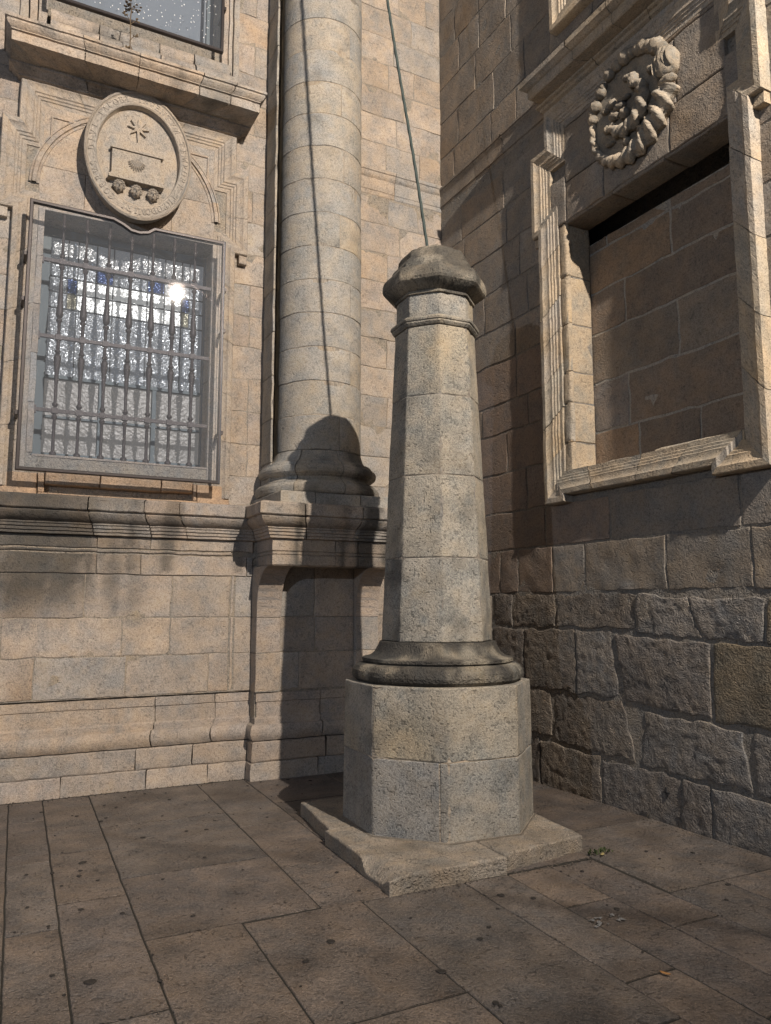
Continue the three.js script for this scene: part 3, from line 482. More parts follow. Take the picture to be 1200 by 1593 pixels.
// ---------------------------------------------------------------- barred window: leaded glass, iron grille, glazed screen in front
const glassM = (c, rough, extra = {}) => new THREE.MeshPhysicalMaterial({ color: new THREE.Color().setRGB(...c), roughness: rough, metalness: 0, ior: 1.5, specularIntensity: 1, ...extra });
{
  const z = -7.79, T = thing('leaded_window', 'leaded window of hammered and blue panes behind the iron bars', 'window', [1.1, 2.95, z]);
  const lit = (c, k) => ({ emissive: new THREE.Color().setRGB(...c), emissiveIntensity: k }); // glow added to the panes themselves to brighten them; no lamp behind
  const H = { ham: glassM([0.20, 0.21, 0.22], 0.20, { metalness: 0.30, bumpMap: hBump, bumpScale: 0.014, ...lit([0.94, 0.96, 0.97], 0.085) }), plain: glassM([0.20, 0.20, 0.19], 0.22, { metalness: 0.12, bumpMap: hBump, bumpScale: 0.004, ...lit([1.0, 0.97, 0.90], 0.27) }), blue: glassM([0.03, 0.06, 0.17], 0.16, { metalness: 0.3, bumpMap: hBump, bumpScale: 0.015, ...lit([0.2, 0.3, 0.6], 0.05) }), ambr: glassM([0.20, 0.185, 0.13], 0.2, { metalness: 0.3, bumpMap: hBump, bumpScale: 0.015, ...lit([1.0, 0.88, 0.65], 0.07) }), low: glassM([0.12, 0.11, 0.10], 0.40, { metalness: 0.1, bumpMap: hBump, bumpScale: 0.006, ...lit([1.0, 0.91, 0.80], 0.10) }) };
  const pane = (u0, u1, v0, v1, m) => { const g = new THREE.BoxGeometry(u1 - u0 - 0.008, v1 - v0 - 0.008, 0.006); const uv = g.attributes.uv, p = g.attributes.position; for (let i = 0; i < uv.count; i++) uv.setXY(i, p.getX(i) + u0 * 1.7, p.getY(i) + v0 * 1.3); g.translate((u0 + u1) / 2, (v0 + v1) / 2, z); part(T, 'pane', g, m); };
  const came = []; const bar = (u0, u1, v0, v1, t = 0.014) => came.push(box(u0, u1, v0, v1, z - 0.004, z + t));
  const U = [0.37, 0.53, 0.62, 0.79, 0.95, 1.12, 1.28, 1.45, 1.62, 1.70, 1.845], Vv = [3.75, 4.08, 4.42, 4.58, 4.73, 4.86, 5.12];
  for (let i = 0; i < U.length - 1; i++) for (let j = 2; j < Vv.length - 1; j++) {
    const edge = i === 0 || i === 9, border = i === 1 || i === 8; let m = H.ham;
    if (j >= 2 && j <= 3 && i >= 2 && i <= 7) m = H.plain;
    if (j === 4 && !edge) m = i === 3 || i === 6 ? H.blue : H.ham;
    if (border && j >= 2 && j <= 3) m = j === 2 ? H.ambr : H.blue;
    if (j < 2 && border) m = H.ham;
    pane(U[i], U[i + 1], Vv[j], Vv[j + 1], m);
  }
  const Ub = [0.37, 0.62, 0.95, 1.28, 1.62, 1.845]; for (let i = 0; i < 5; i++) pane(Ub[i], Ub[i + 1], 3.75, 4.42, H.ham);
  for (const u of U) bar(u - 0.005, u + 0.005, 4.42, 5.12); for (const u of Ub) bar(u - 0.005, u + 0.005, 3.75, 4.42); for (const v of Vv.filter(v => v !== 4.08)) bar(0.37, 1.845, v - 0.006, v + 0.006, 0.0145);
  for (const [a, b] of [[0.37, 0.86], [0.90, 1.36], [1.40, 1.845]]) { pane(a, b, 3.36, 3.72, H.low); pane(a, b, 3.0, 3.34, H.low); }
  part(T, 'lead_came', merged(came), M.lead);
  const fr = [box(0.28, 0.37, 2.93, 5.19, z - 0.04, z + 0.05), box(1.845, 1.93, 2.93, 5.19, z - 0.04, z + 0.05), box(0.37, 1.845, 5.12, 5.19, z - 0.04, z + 0.05), box(0.37, 1.845, 2.93, 3.0, z - 0.04, z + 0.05), box(0.37, 1.845, 3.72, 3.75, z - 0.04, z + 0.04), box(0.86, 0.90, 3.0, 3.72, z - 0.04, z + 0.035), box(1.36, 1.40, 3.0, 3.72, z - 0.04, z + 0.035), box(0.37, 1.845, 3.34, 3.36, z - 0.04, z + 0.03)];
  part(T, 'wood_frame', merged(fr), M.timber);
}
{
  const z = ZL - 0.03, T = thing('window_grille', 'wrought iron grille of seven turned bars and three cross rails inside the window', 'grille', [1.07, 2.93, z]);
  const pr = [[0, 2.925], [0.03, 2.928], [0.03, 2.95], [0.015, 2.965], [0.014, 3.25], [0.024, 3.27], [0.026, 3.285], [0.015, 3.30], [0.015, 3.37], [0.025, 3.385], [0.025, 3.40], [0.014, 3.415], [0.015, 3.55], [0.022, 3.72], [0.031, 3.80], [0.032, 3.83], [0.024, 3.855], [0.015, 3.865], [0.026, 3.88], [0.026, 3.893], [0.016, 3.905], [0.016, 4.16], [0.027, 4.175], [0.027, 4.188], [0.016, 4.20], [0.030, 4.225], [0.032, 4.25], [0.027, 4.32], [0.018, 4.48], [0.013, 4.66], [0.025, 4.68], [0.025, 4.695], [0.014, 4.705], [0.014, 4.775], [0.024, 4.79], [0.024, 4.805], [0.013, 4.82], [0.012, 5.06], [0.022, 5.075], [0.022, 5.09], [0.014, 5.10], [0.014, 5.195]];
  const lathe = new THREE.LatheGeometry(pr.map(p => new THREE.Vector2(...p)), 14);
  for (let i = 0; i < 7; i++) { const g = lathe.clone(); g.translate(0.455 + i * 0.203, 0, z); part(T, 'bar', toCreasedNormals(g, 0.8), M.iron); }
  for (const v of [3.335, 4.02, 4.74]) { const gs = [box(0.26, 1.92, v - 0.016, v + 0.016, z - 0.014, z + 0.014)]; for (let i = 0; i < 7; i++) gs.push(box(0.455 + i * 0.203 - 0.026, 0.455 + i * 0.203 + 0.026, v - 0.025, v + 0.025, z - 0.024, z + 0.024)); for (const u of [0.27, 1.91]) gs.push(box(u - 0.03, u + 0.03, v - 0.035, v + 0.035, z - 0.02, z + 0.02)); part(T, 'cross_rail', merged(gs), M.iron); }
}
const PANE_YAW = -1.6 * Math.PI / 180;
function glazedScreen(name, label, u0, u1, v0, v1, notch, z) {
  const T = thing(name, label, 'glass screen', [(u0 + u1) / 2, v0, z], null);
  const top = notch ? [[u0, v1], [0.86, v1 - 0.01], [0.95, v1 - 0.045], [1.02, v1 - 0.085], [1.09, v1 - 0.092], [1.16, v1 - 0.075], [1.22, v1 - 0.028], [u1, v1 - 0.02]] : [[u0, v1], [u1, v1]];
  const outline = [[u0, v0], [u1, v0], ...top.slice().reverse()];
  const prof = [[0, -0.02], [0, 0.02], [0.006, 0.024], [0.026, 0.024], [0.03, 0.02], [0.03, -0.02]];
  const gs = sweep(outline, prof, (p, q, b) => V(p, q, z + b), { closed: true, amp: 0, cell: 2 });
  part(T, 'metal_frame', merged(gs), M.frameMetal);
  for (const v of [v0 + 0.5, (v0 + v1) / 2 + 0.3, v1 - 0.5]) for (const u of [u0 - 0.01, u1 + 0.01]) part(T, 'bracket', box(u - 0.012, u + 0.012, v - 0.018, v + 0.018, ZL - 0.01, z + 0.005), M.frameMetal);
  const sh = new THREE.Shape(outline.map(p => new THREE.Vector2(...p))), g = new THREE.ShapeGeometry(sh); g.translate(-(u0 + u1) / 2, 0, 0); g.rotateY(notch ? PANE_YAW : 0); g.translate((u0 + u1) / 2, 0, z); // the old pane sits a little askew in its frame
  part(T, 'glass_pane', g, glassM([0.86, 0.905, 0.97], 0.02, { transmission: 0.945, thickness: 0, side: THREE.DoubleSide }));
  return T;
}
glazedScreen('glass_screen', 'brown metal framed glass screen with a notched top over the barred window', 0.152, 1.905, 2.73, 5.155, true, -7.185);
glazedScreen('glass_screen', 'rain spotted glass screen at the top left edge, above the cornice', 0.21, 1.83, 7.13, 9.4, false, -7.185);
{ // water drops on the upper screen and the dim room behind it
  const gs = []; for (let i = 0; i < 260; i++) { const s = new THREE.SphereGeometry(rr(0.002, 0.0062), 6, 4); s.scale(1, 1.15, 0.5); s.translate(rr(0.3, 1.75), 7.22 + 0.9 * rnd() * (0.5 + 0.5 * rnd()), -7.182); gs.push(s); }
  tag(part(scene, 'water_drops', merged(gs), glassM([0.9, 0.9, 0.9], 0.08, {})), 'rain drops beaded on the upper glass screen', 'water drops', null, 'stuff');
  const z = -7.80, T = thing('upper_window', 'dim pale blind behind the rain spotted upper glass screen', 'window', [1.0, 7.3, z]);
  part(T, 'blind', box(0.26, 1.87, 7.34, 9.5, z - 0.01, z + 0.01), new THREE.MeshStandardMaterial({ color: new THREE.Color().setRGB(0.16, 0.18, 0.20), roughness: 0.5 }));
  part(T, 'bottom_rail', box(0.26, 1.87, 7.33, 7.44, z + 0.011, z + 0.05), M.timber);
  part(T, 'side_rail', box(0.26, 0.34, 7.44, 9.5, z + 0.011, z + 0.05), M.timber); part(T, 'side_rail', box(1.79, 1.87, 7.44, 9.5, z + 0.011, z + 0.05), M.timber);
}
{ // dry umbel weed growing out of the cornice
  const b = [0.905, 6.70, -6.98], T = thing('weed', 'dry brown umbel weed growing from the cornice at the upper left', 'weed', b), m = new THREE.MeshStandardMaterial({ color: new THREE.Color().setRGB(0.12, 0.085, 0.05), roughness: 0.9 });
  part(T, 'stem', tube([b, [0.907, 6.85, -6.97], [0.90, 7.0, -6.965], [0.905, 7.10, -6.96]], 0.005, 16, 5), m);
  const gs = []; for (let i = 0; i < 26; i++) { const a = rnd() * 6.28, r = 0.02 + 0.07 * rnd(); const e = [0.905 + Math.cos(a) * r, 7.135 - r * 0.15, -6.96 + Math.sin(a) * r]; gs.push(tube([[0.905, 7.095, -6.96], [(0.905 + e[0]) / 2, 7.125, (-6.96 + e[2]) / 2], e], 0.0018, 4, 3)); const s = new THREE.IcosahedronGeometry(0.010, 0); s.scale(1.2, 0.6, 1.2); s.translate(...e); gs.push(s); }
  part(T, 'umbel', merged(gs), m);
  for (const [dx, y] of [[0.06, 7.0], [-0.055, 7.03], [0.05, 6.84]]) { const g2 = [tube([[0.903, y - 0.05, -6.965], [0.903 + dx * 0.5, y - 0.015, -6.96], [0.903 + dx, y, -6.95]], 0.003, 5, 4)]; for (let i = 0; i < 6; i++) { const s = new THREE.IcosahedronGeometry(0.009, 0); s.translate(0.903 + dx + rr(-0.02, 0.02), y + rr(-0.012, 0.012), -6.95 + rr(-0.02, 0.02)); g2.push(s); } part(T, 'side_umbel', merged(g2), m); }
  const l = []; for (let i = 0; i < 12; i++) { const a = rnd() * 6.28, s = new THREE.ConeGeometry(0.012, 0.09, 4); s.rotateZ(1.1 + rr(-0.4, 0.4)); s.rotateY(a); s.translate(0.905 + Math.cos(a) * 0.03, 6.70 + rr(-0.02, 0.03), -6.975 + Math.sin(a) * 0.02); l.push(s); } part(T, 'leaves', merged(l), m);
}
// ---------------------------------------------------------------- side wall (right)
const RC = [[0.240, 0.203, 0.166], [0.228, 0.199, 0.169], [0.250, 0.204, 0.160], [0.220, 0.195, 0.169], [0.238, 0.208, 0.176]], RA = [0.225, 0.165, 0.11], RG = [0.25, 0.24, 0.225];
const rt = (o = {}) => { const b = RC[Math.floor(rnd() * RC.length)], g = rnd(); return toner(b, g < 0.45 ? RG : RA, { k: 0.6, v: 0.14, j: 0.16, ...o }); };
{
  const T = thing('side_wall', 'dark granite side wall with rough boulders at its foot, on the right', 'wall', [XR, 0, -4.4]);
  const s = new THREE.Shape([[-8.3, -0.03], [9, -0.03], [9, 15.5], [-8.3, 15.5]].map(p => new THREE.Vector2(...p)));
  const hole = (u0, u1, v0, v1) => s.holes.push(new THREE.Path([[u0, v0], [u1, v0], [u1, v1], [u0, v1]].map(p => new THREE.Vector2(...p))));
  hole(-5.22, -3.46, 2.64, 5.05); hole(-5.02, -3.7, 7.25, 9.6);
  const g = new THREE.ExtrudeGeometry(s, { depth: 0.25, bevelEnabled: false }); g.rotateY(-Math.PI / 2); g.translate(XR + 0.0165 + 0.25, 0, 0);
  part(T, 'core', g, M.mortarDark);
  part(T, 'core', box(XR + 0.60, XR + 0.85, -0.03, 15.5, -8.3, 9), M.mortarDark);
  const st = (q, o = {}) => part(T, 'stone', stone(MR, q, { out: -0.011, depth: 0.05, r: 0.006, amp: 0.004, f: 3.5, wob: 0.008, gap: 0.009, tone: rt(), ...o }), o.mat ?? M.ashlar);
  // rough stones at the foot
  const W = [0.205, 0.186, 0.166], B = [0.175, 0.150, 0.124], O = [0.195, 0.160, 0.112], P = [0.178, 0.157, 0.138];
  const rough = [
    [[-6.45, 1.39, -6.165, 1.39, -6.165, 1.71, -6.44, 1.71], P], [[-6.15, 1.39, -5.53, 1.40, -5.54, 1.70, -6.15, 1.70], B], [[-5.51, 1.40, -4.55, 1.40, -4.55, 1.685, -5.515, 1.69], B], [[-4.54, 1.37, -3.915, 1.36, -4.05, 1.655, -4.54, 1.675], W], [[-3.905, 1.355, -3.42, 1.35, -3.41, 1.655, -4.04, 1.645], W], [[-3.40, 1.335, -2.7, 1.34, -2.7, 1.66, -3.39, 1.66], O],
    [[-6.49, 0.84, -5.98, 0.85, -5.995, 1.375, -6.47, 1.375], P], [[-5.97, 0.83, -5.27, 0.84, -5.27, 1.38, -5.985, 1.37], B], [[-5.26, 0.84, -4.76, 0.86, -4.835, 1.385, -5.26, 1.38], W], [[-4.68, 0.83, -3.87, 0.80, -3.87, 1.335, -4.79, 1.36], P], [[-3.85, 0.79, -2.9, 0.80, -2.9, 1.32, -3.845, 1.335], O],
    [[-5.92, 0.42, -5.60, 0.44, -5.62, 0.825, -5.91, 0.825], B], [[-5.57, 0.41, -4.60, 0.39, -4.74, 0.845, -5.56, 0.82], B], [[-4.55, 0.37, -3.58, 0.38, -3.62, 0.765, -4.50, 0.785], W], [[-3.55, 0.37, -2.8, 0.38, -2.8, 0.765, -3.55, 0.765], W],
    [[-5.92, -0.02, -5.78, -0.02, -5.78, 0.40, -5.92, 0.40], P], [[-5.77, -0.02, -5.005, -0.02, -4.99, 0.375, -5.76, 0.385], B], [[-4.99, -0.02, -4.185, -0.02, -4.165, 0.355, -4.975, 0.355], P], [[-4.175, -0.02, -3.91, -0.02, -3.905, 0.35, -4.155, 0.35], P], [[-3.90, -0.02, -3.1, -0.02, -3.1, 0.36, -3.89, 0.34], W],
  ];
  for (const [c, base] of rough) {
    const q = [[c[0], c[1]], [c[2], c[3]], [c[4], c[5]], [c[6], c[7]]], smooth = base === O;
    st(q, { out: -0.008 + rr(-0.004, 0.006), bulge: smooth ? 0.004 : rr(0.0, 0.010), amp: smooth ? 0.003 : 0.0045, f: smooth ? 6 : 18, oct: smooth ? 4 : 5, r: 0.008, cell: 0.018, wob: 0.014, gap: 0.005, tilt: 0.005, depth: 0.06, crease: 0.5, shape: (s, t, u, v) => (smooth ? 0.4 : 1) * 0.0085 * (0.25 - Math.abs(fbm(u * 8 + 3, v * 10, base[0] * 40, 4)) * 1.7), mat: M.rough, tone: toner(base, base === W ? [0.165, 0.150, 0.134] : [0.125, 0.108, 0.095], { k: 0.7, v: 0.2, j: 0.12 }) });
  }
  for (const [v0, v1] of [[-0.02, 0.4], [0.4, 0.84], [0.84, 1.38], [1.38, 1.70]]) { // behind the pillar to the corner, and on past the frame
    for (const [a, b, d] of [[-7.3, -6.5, 0.03], [-6.5, -5.92, 0.03]]) if (!(v0 > 0.8 && a > -7)) st(rect(a, b, v0, v1), { out: 0, bulge: 0.02, amp: 0.02, f: 6.5, oct: 5, r: 0.03, cell: d, mat: M.rough, depth: 0.06 });
    let u = v1 < 0.5 ? -3.1 : v1 < 0.9 ? -2.8 : v1 < 1.4 ? -2.9 : -2.7; while (u < 2) { const e = u + rr(0.5, 1); st(rect(u, e, v0, v1), { bulge: 0.03, amp: 0.02, r: 0.03, cell: 0.07, mat: M.rough, depth: 0.06 }); u = e; }
  }
  // smooth courses
  const rows = [[1.70, 2.125, [-7.3, -6.75, -6.35, -6.06, -5.55, -5.12, -4.22, -3.48, -2.6]], [2.125, 2.50, [-7.3, -6.6, -5.63, -4.80, -3.55, -2.7]]];
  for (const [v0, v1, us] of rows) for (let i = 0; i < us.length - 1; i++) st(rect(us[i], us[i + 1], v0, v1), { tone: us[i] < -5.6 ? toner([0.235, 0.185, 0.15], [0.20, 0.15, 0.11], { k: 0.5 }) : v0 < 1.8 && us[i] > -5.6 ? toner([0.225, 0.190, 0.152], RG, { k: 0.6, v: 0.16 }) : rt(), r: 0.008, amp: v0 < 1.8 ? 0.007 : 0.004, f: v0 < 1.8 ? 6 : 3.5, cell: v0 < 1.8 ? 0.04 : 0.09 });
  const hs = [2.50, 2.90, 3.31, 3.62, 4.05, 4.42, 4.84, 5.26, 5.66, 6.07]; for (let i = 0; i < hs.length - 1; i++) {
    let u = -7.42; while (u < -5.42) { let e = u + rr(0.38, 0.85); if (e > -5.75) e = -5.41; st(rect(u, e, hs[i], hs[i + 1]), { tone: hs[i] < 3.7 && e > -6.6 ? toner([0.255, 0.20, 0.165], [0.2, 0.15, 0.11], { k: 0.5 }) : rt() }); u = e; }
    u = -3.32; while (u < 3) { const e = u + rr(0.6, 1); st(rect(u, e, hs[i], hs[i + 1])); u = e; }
  }
  for (let y = 6.40, k = 0; y < 10.4; y += 0.44, k++) { let u = -7.42; while (u < 2) { let e = u + rr(0.30, 0.78); if (!(y > 6.9 && e > -5.25 && u < -3.6)) st(rect(u, e, y, y + 0.44), { amp: 0.007, f: 5, oct: 4 }); else if (u < -5.25) { e = -5.22; st(rect(u, e, y, y + 0.44), {}); } u = e; } }
  for (const g of sweep([[-7.42, 0], [-5.40, 0]], [[0.06, 6.07], [0.04, 6.20], [0.01, 6.207], [0.004, 6.215], [0.004, 6.245], [-0.012, 6.25], [-0.012, 6.37], [-0.02, 6.39], [-0.034, 6.41], [-0.034, 6.425], [-0.046, 6.43], [-0.046, 6.455], [0.0, 6.465]].map(([a, v]) => [-a - 0.01, v]), (p, q, b) => MR(p, b, q), { every: 0.75, amp: 0.004, tone: () => rt() })) part(T, 'string_course', g, M.fine);
  // small incised cross near the ground, its shaded grooves put in as dark bars
  const cr = [box(XR - 0.002, XR + 0.02, 0.185, 0.265, -4.312, -4.304), box(XR - 0.002, XR + 0.02, 0.222, 0.230, -4.340, -4.276)];
  part(T, 'carved_cross', merged(cr), M.dark);
}
// ---------------------------------------------------------------- blind window of the side wall
{
  const T = thing('blind_window', 'walled up window with eared stone surround on the right wall', 'blind window', [XR, 2.5, -4.38]);
  const FC = [[0.42, 0.345, 0.255], [0.40, 0.34, 0.26], [0.43, 0.345, 0.245], [0.39, 0.335, 0.27]], ft = (o = {}) => toner(FC[Math.floor(rnd() * 4)], rnd() < 0.5 ? [0.34, 0.31, 0.27] : [0.42, 0.31, 0.18], { k: 0.6, v: 0.14, j: 0.14, ...o });
  const prof = surroundProfile.map(([a, o]) => [a * 1.0, o + 0.018]); prof[0][1] = -0.06; prof[prof.length - 1][1] = -0.06;
  const path = [[-5.52, 2.49], [-5.25, 2.49], [-5.25, 2.555], [-3.70, 2.555], [-3.70, 2.49], [-3.24, 2.49], [-3.24, 5.04], [-3.14, 5.04], [-3.14, 5.85], [-3.30, 5.85], [-3.30, 6.20], [-5.40, 6.20], [-5.40, 5.85], [-5.61, 5.85], [-5.61, 5.04], [-5.52, 5.04]];
  for (const g of sweep(path, prof, (p, q, b) => MR(p, q, b), { closed: true, joints: { 2: [0.36, 0.84, 1.2], 5: [0.5, 1.0, 1.55, 2.1], 15: [0.38, 0.86, 1.15, 1.5, 1.9, 2.25] }, amp: 0.003, uneven: 0.004, gap: 0.003, cell: 0.04, tone: () => ft() })) part(T, 'moulding', g, M.fine);
  for (const [a, b] of [[-5.61, -5.52], [-3.24, -3.14]]) part(T, 'ear_block', stone(MR, rect(a, b, 4.95, 5.04), { out: 0.05, depth: 0.1, tone: ft() }), M.fine);
  const fs = (Mp, q, o = {}) => part(T, 'stone', stone(Mp, q, { depth: 0.04, r: 0.010, amp: 0.004, wob: 0.004, gap: 0.003, tone: ft(), ...o }), o.mat ?? M.ashlar);
  // inner margin, reveals, head, sill
  const jv = [2.72, 3.02, 3.38, 3.66, 4.10, 4.55, 5.05];
  const ML2 = (u, v, o) => V(u, v, -5.215 + o), MR2 = (u, v, o) => V(u, v, -3.465 - o);
  for (let i = 0; i < jv.length - 1; i++) {
    fs(MR, rect(-5.312, -5.205, jv[i], jv[i + 1]), { out: 0.012, r: 0.022, amp: 0.006, cell: 0.03, wob: 0.008 }); fs(MR, rect(-3.475, -3.448, jv[i], jv[i + 1]), { out: 0.012, amp: 0.002 });
    fs(ML2, rect(XR - 0.012, XR + 0.27, jv[i], jv[i + 1]), { tone: toner([0.38, 0.310, 0.225], [0.38, 0.275, 0.165], { k: 0.5 }), amp: 0.006 }); fs(MR2, rect(XR - 0.012, XR + 0.27, jv[i], jv[i + 1]), {});
  }
  for (const [a, b] of [[-5.22, -4.62], [-4.62, -4.05], [-4.05, -3.46]]) { fs((u, v, o) => V(u, 5.036 - o, v), rect(XR - 0.016, XR + 0.27, a, b), { tone: rt(), r: 0.02 }); }
  for (const [a, b, h, am] of [[-5.215, -4.86, 2.745, 0.006], [-4.86, -4.28, 2.775, 0.014], [-4.28, -3.465, 2.79, 0.006]]) fs((u, v, o) => V(u, h + o, v), rect(XR - 0.02, XR + 0.27, a, b), { amp: am, f: 7, r: 0.03, depth: 0.12, cell: 0.04 });
  // frieze field behind the wreath
  for (const [a, b, v0, v1] of [[-5.19, -4.70, 5.05, 5.42], [-4.70, -3.98, 5.05, 5.42], [-3.98, -3.45, 5.05, 5.42], [-5.19, -4.5, 5.42, 5.95], [-4.5, -3.9, 5.42, 5.95], [-3.9, -3.45, 5.42, 5.95], [-5.19, -4.3, 5.95, 6.02], [-4.3, -3.45, 5.95, 6.02], [-5.40, -5.19, 5.05, 5.5], [-3.48, -3.28, 5.05, 5.5]]) fs(MR, rect(a, b, v0, v1), { out: 0.025, tone: rt(), amp: 0.006, f: 6, oct: 4, r: 0.012, cell: 0.04, depth: 0.09 });
  // the masonry that closes the opening
  const MB = (u, v, o) => V(XR + 0.275 - o, v, u), TB = () => toner([[0.27, 0.195, 0.135], [0.25, 0.19, 0.14], [0.285, 0.20, 0.13], [0.245, 0.20, 0.155]][Math.floor(rnd() * 4)], [0.21, 0.15, 0.10], { k: 0.5, v: 0.12, j: 0.2 });
  for (const [v0, v1, us] of [[2.70, 3.12, [-5.25, -4.70, -4.07, -3.42]], [3.12, 3.57, [-5.25, -4.80, -3.42]], [3.57, 4.03, [-5.25, -4.24, -3.42]], [4.03, 4.42, [-5.25, -4.80, -3.42]], [4.42, 4.80, [-5.25, -4.28, -3.42]], [4.80, 4.90, [-5.25, -5.0, -4.27, -3.42]]])
    for (let i = 0; i < us.length - 1; i++) fs(MB, rect(us[i], us[i + 1], v0, v1), { tone: v0 === 3.12 && i === 0 ? toner([0.25, 0.215, 0.185], [0.16, 0.12, 0.10], { k: 0.8, v: 0.3 }) : TB(), gap: 0.009, r: 0.006, amp: 0.004, wob: 0.010, depth: 0.03 });
  part(T, 'infill_core', box(XR + 0.279, XR + 0.50, 2.6, 4.895, -5.3, -3.38), new THREE.MeshStandardMaterial({ color: new THREE.Color().setRGB(0.36, 0.33, 0.28), roughness: 0.95, map: gMap, bumpMap: gBump, bumpScale: 0.01 }));
  // cornice
  const cor = [[-0.1, 6.50], [0.05, 6.488], [0.062, 6.475], [0.060, 6.425], [0.046, 6.418], [0.03, 6.398], [0.02, 6.392], [0.004, 6.388], [0.0, 6.38], [0.0, 6.312], [-0.012, 6.30], [-0.19, 6.30]];
  for (const g of sweep([[-5.42, -0.06], [-5.42, 0.24], [-3.28, 0.24], [-3.28, -0.06]], cor, (p, q, b) => MR(p, b, q), { joints: [null, [0.62, 1.1, 1.6], null], amp: 0.003, uneven: 0.003, gap: 0.003, cell: 0.05, tone: () => ft({ dirt: crust(0.25) }) })) part(T, 'cornice_stone', g, M.fine);
  part(T, 'cornice_core', box(XR - 0.22, XR + 0.03, 6.303, 6.47, -5.405, -3.295), M.mortarDark);
  for (const g of sweep([[-5.40, -0.06], [-5.40, 0.03], [-3.30, 0.03], [-3.30, -0.06]], [[0.08, 6.298], [0.075, 6.28], [0.05, 6.27], [0.045, 6.245], [0.02, 6.23], [0.018, 6.19], [0.0, 6.185]], (p, q, b) => MR(p, b, q), { every: 0.7, amp: 0.002, tone: () => ft() })) part(T, 'bed_moulding', g, M.fine);
}
{ // foot of the window above
  const T = thing('upper_window_surround', 'foot of a moulded stone window frame at the top, above the right cornice', 'window surround', [XR, 6.95, -4.38]);
  const ft = () => toner([0.42, 0.345, 0.255], [0.40, 0.32, 0.22], { v: 0.12 });
  const prof = surroundProfile.map(([a, o]) => [a, o + 0.018]); prof[0][1] = prof[prof.length - 1][1] = -0.06;
  for (const g of sweep([[-3.45, 6.95], [-3.45, 9.9], [-5.28, 9.9], [-5.28, 6.95]].reverse().reverse(), prof, (p, q, b) => MR(p, q, b), { closed: true, every: 0.6, amp: 0.002, tone: ft })) part(T, 'moulding', g, M.fine);
  for (let i = 0; i < 5; i++) part(T, 'reveal_stone', stone((u, v, o) => V(u, v, -5.03 + o), rect(XR - 0.0, XR + 0.26, 7.2 + i * 0.5, 7.2 + (i + 1) * 0.5), { depth: 0.04, tone: ft() }), M.ashlar);
}
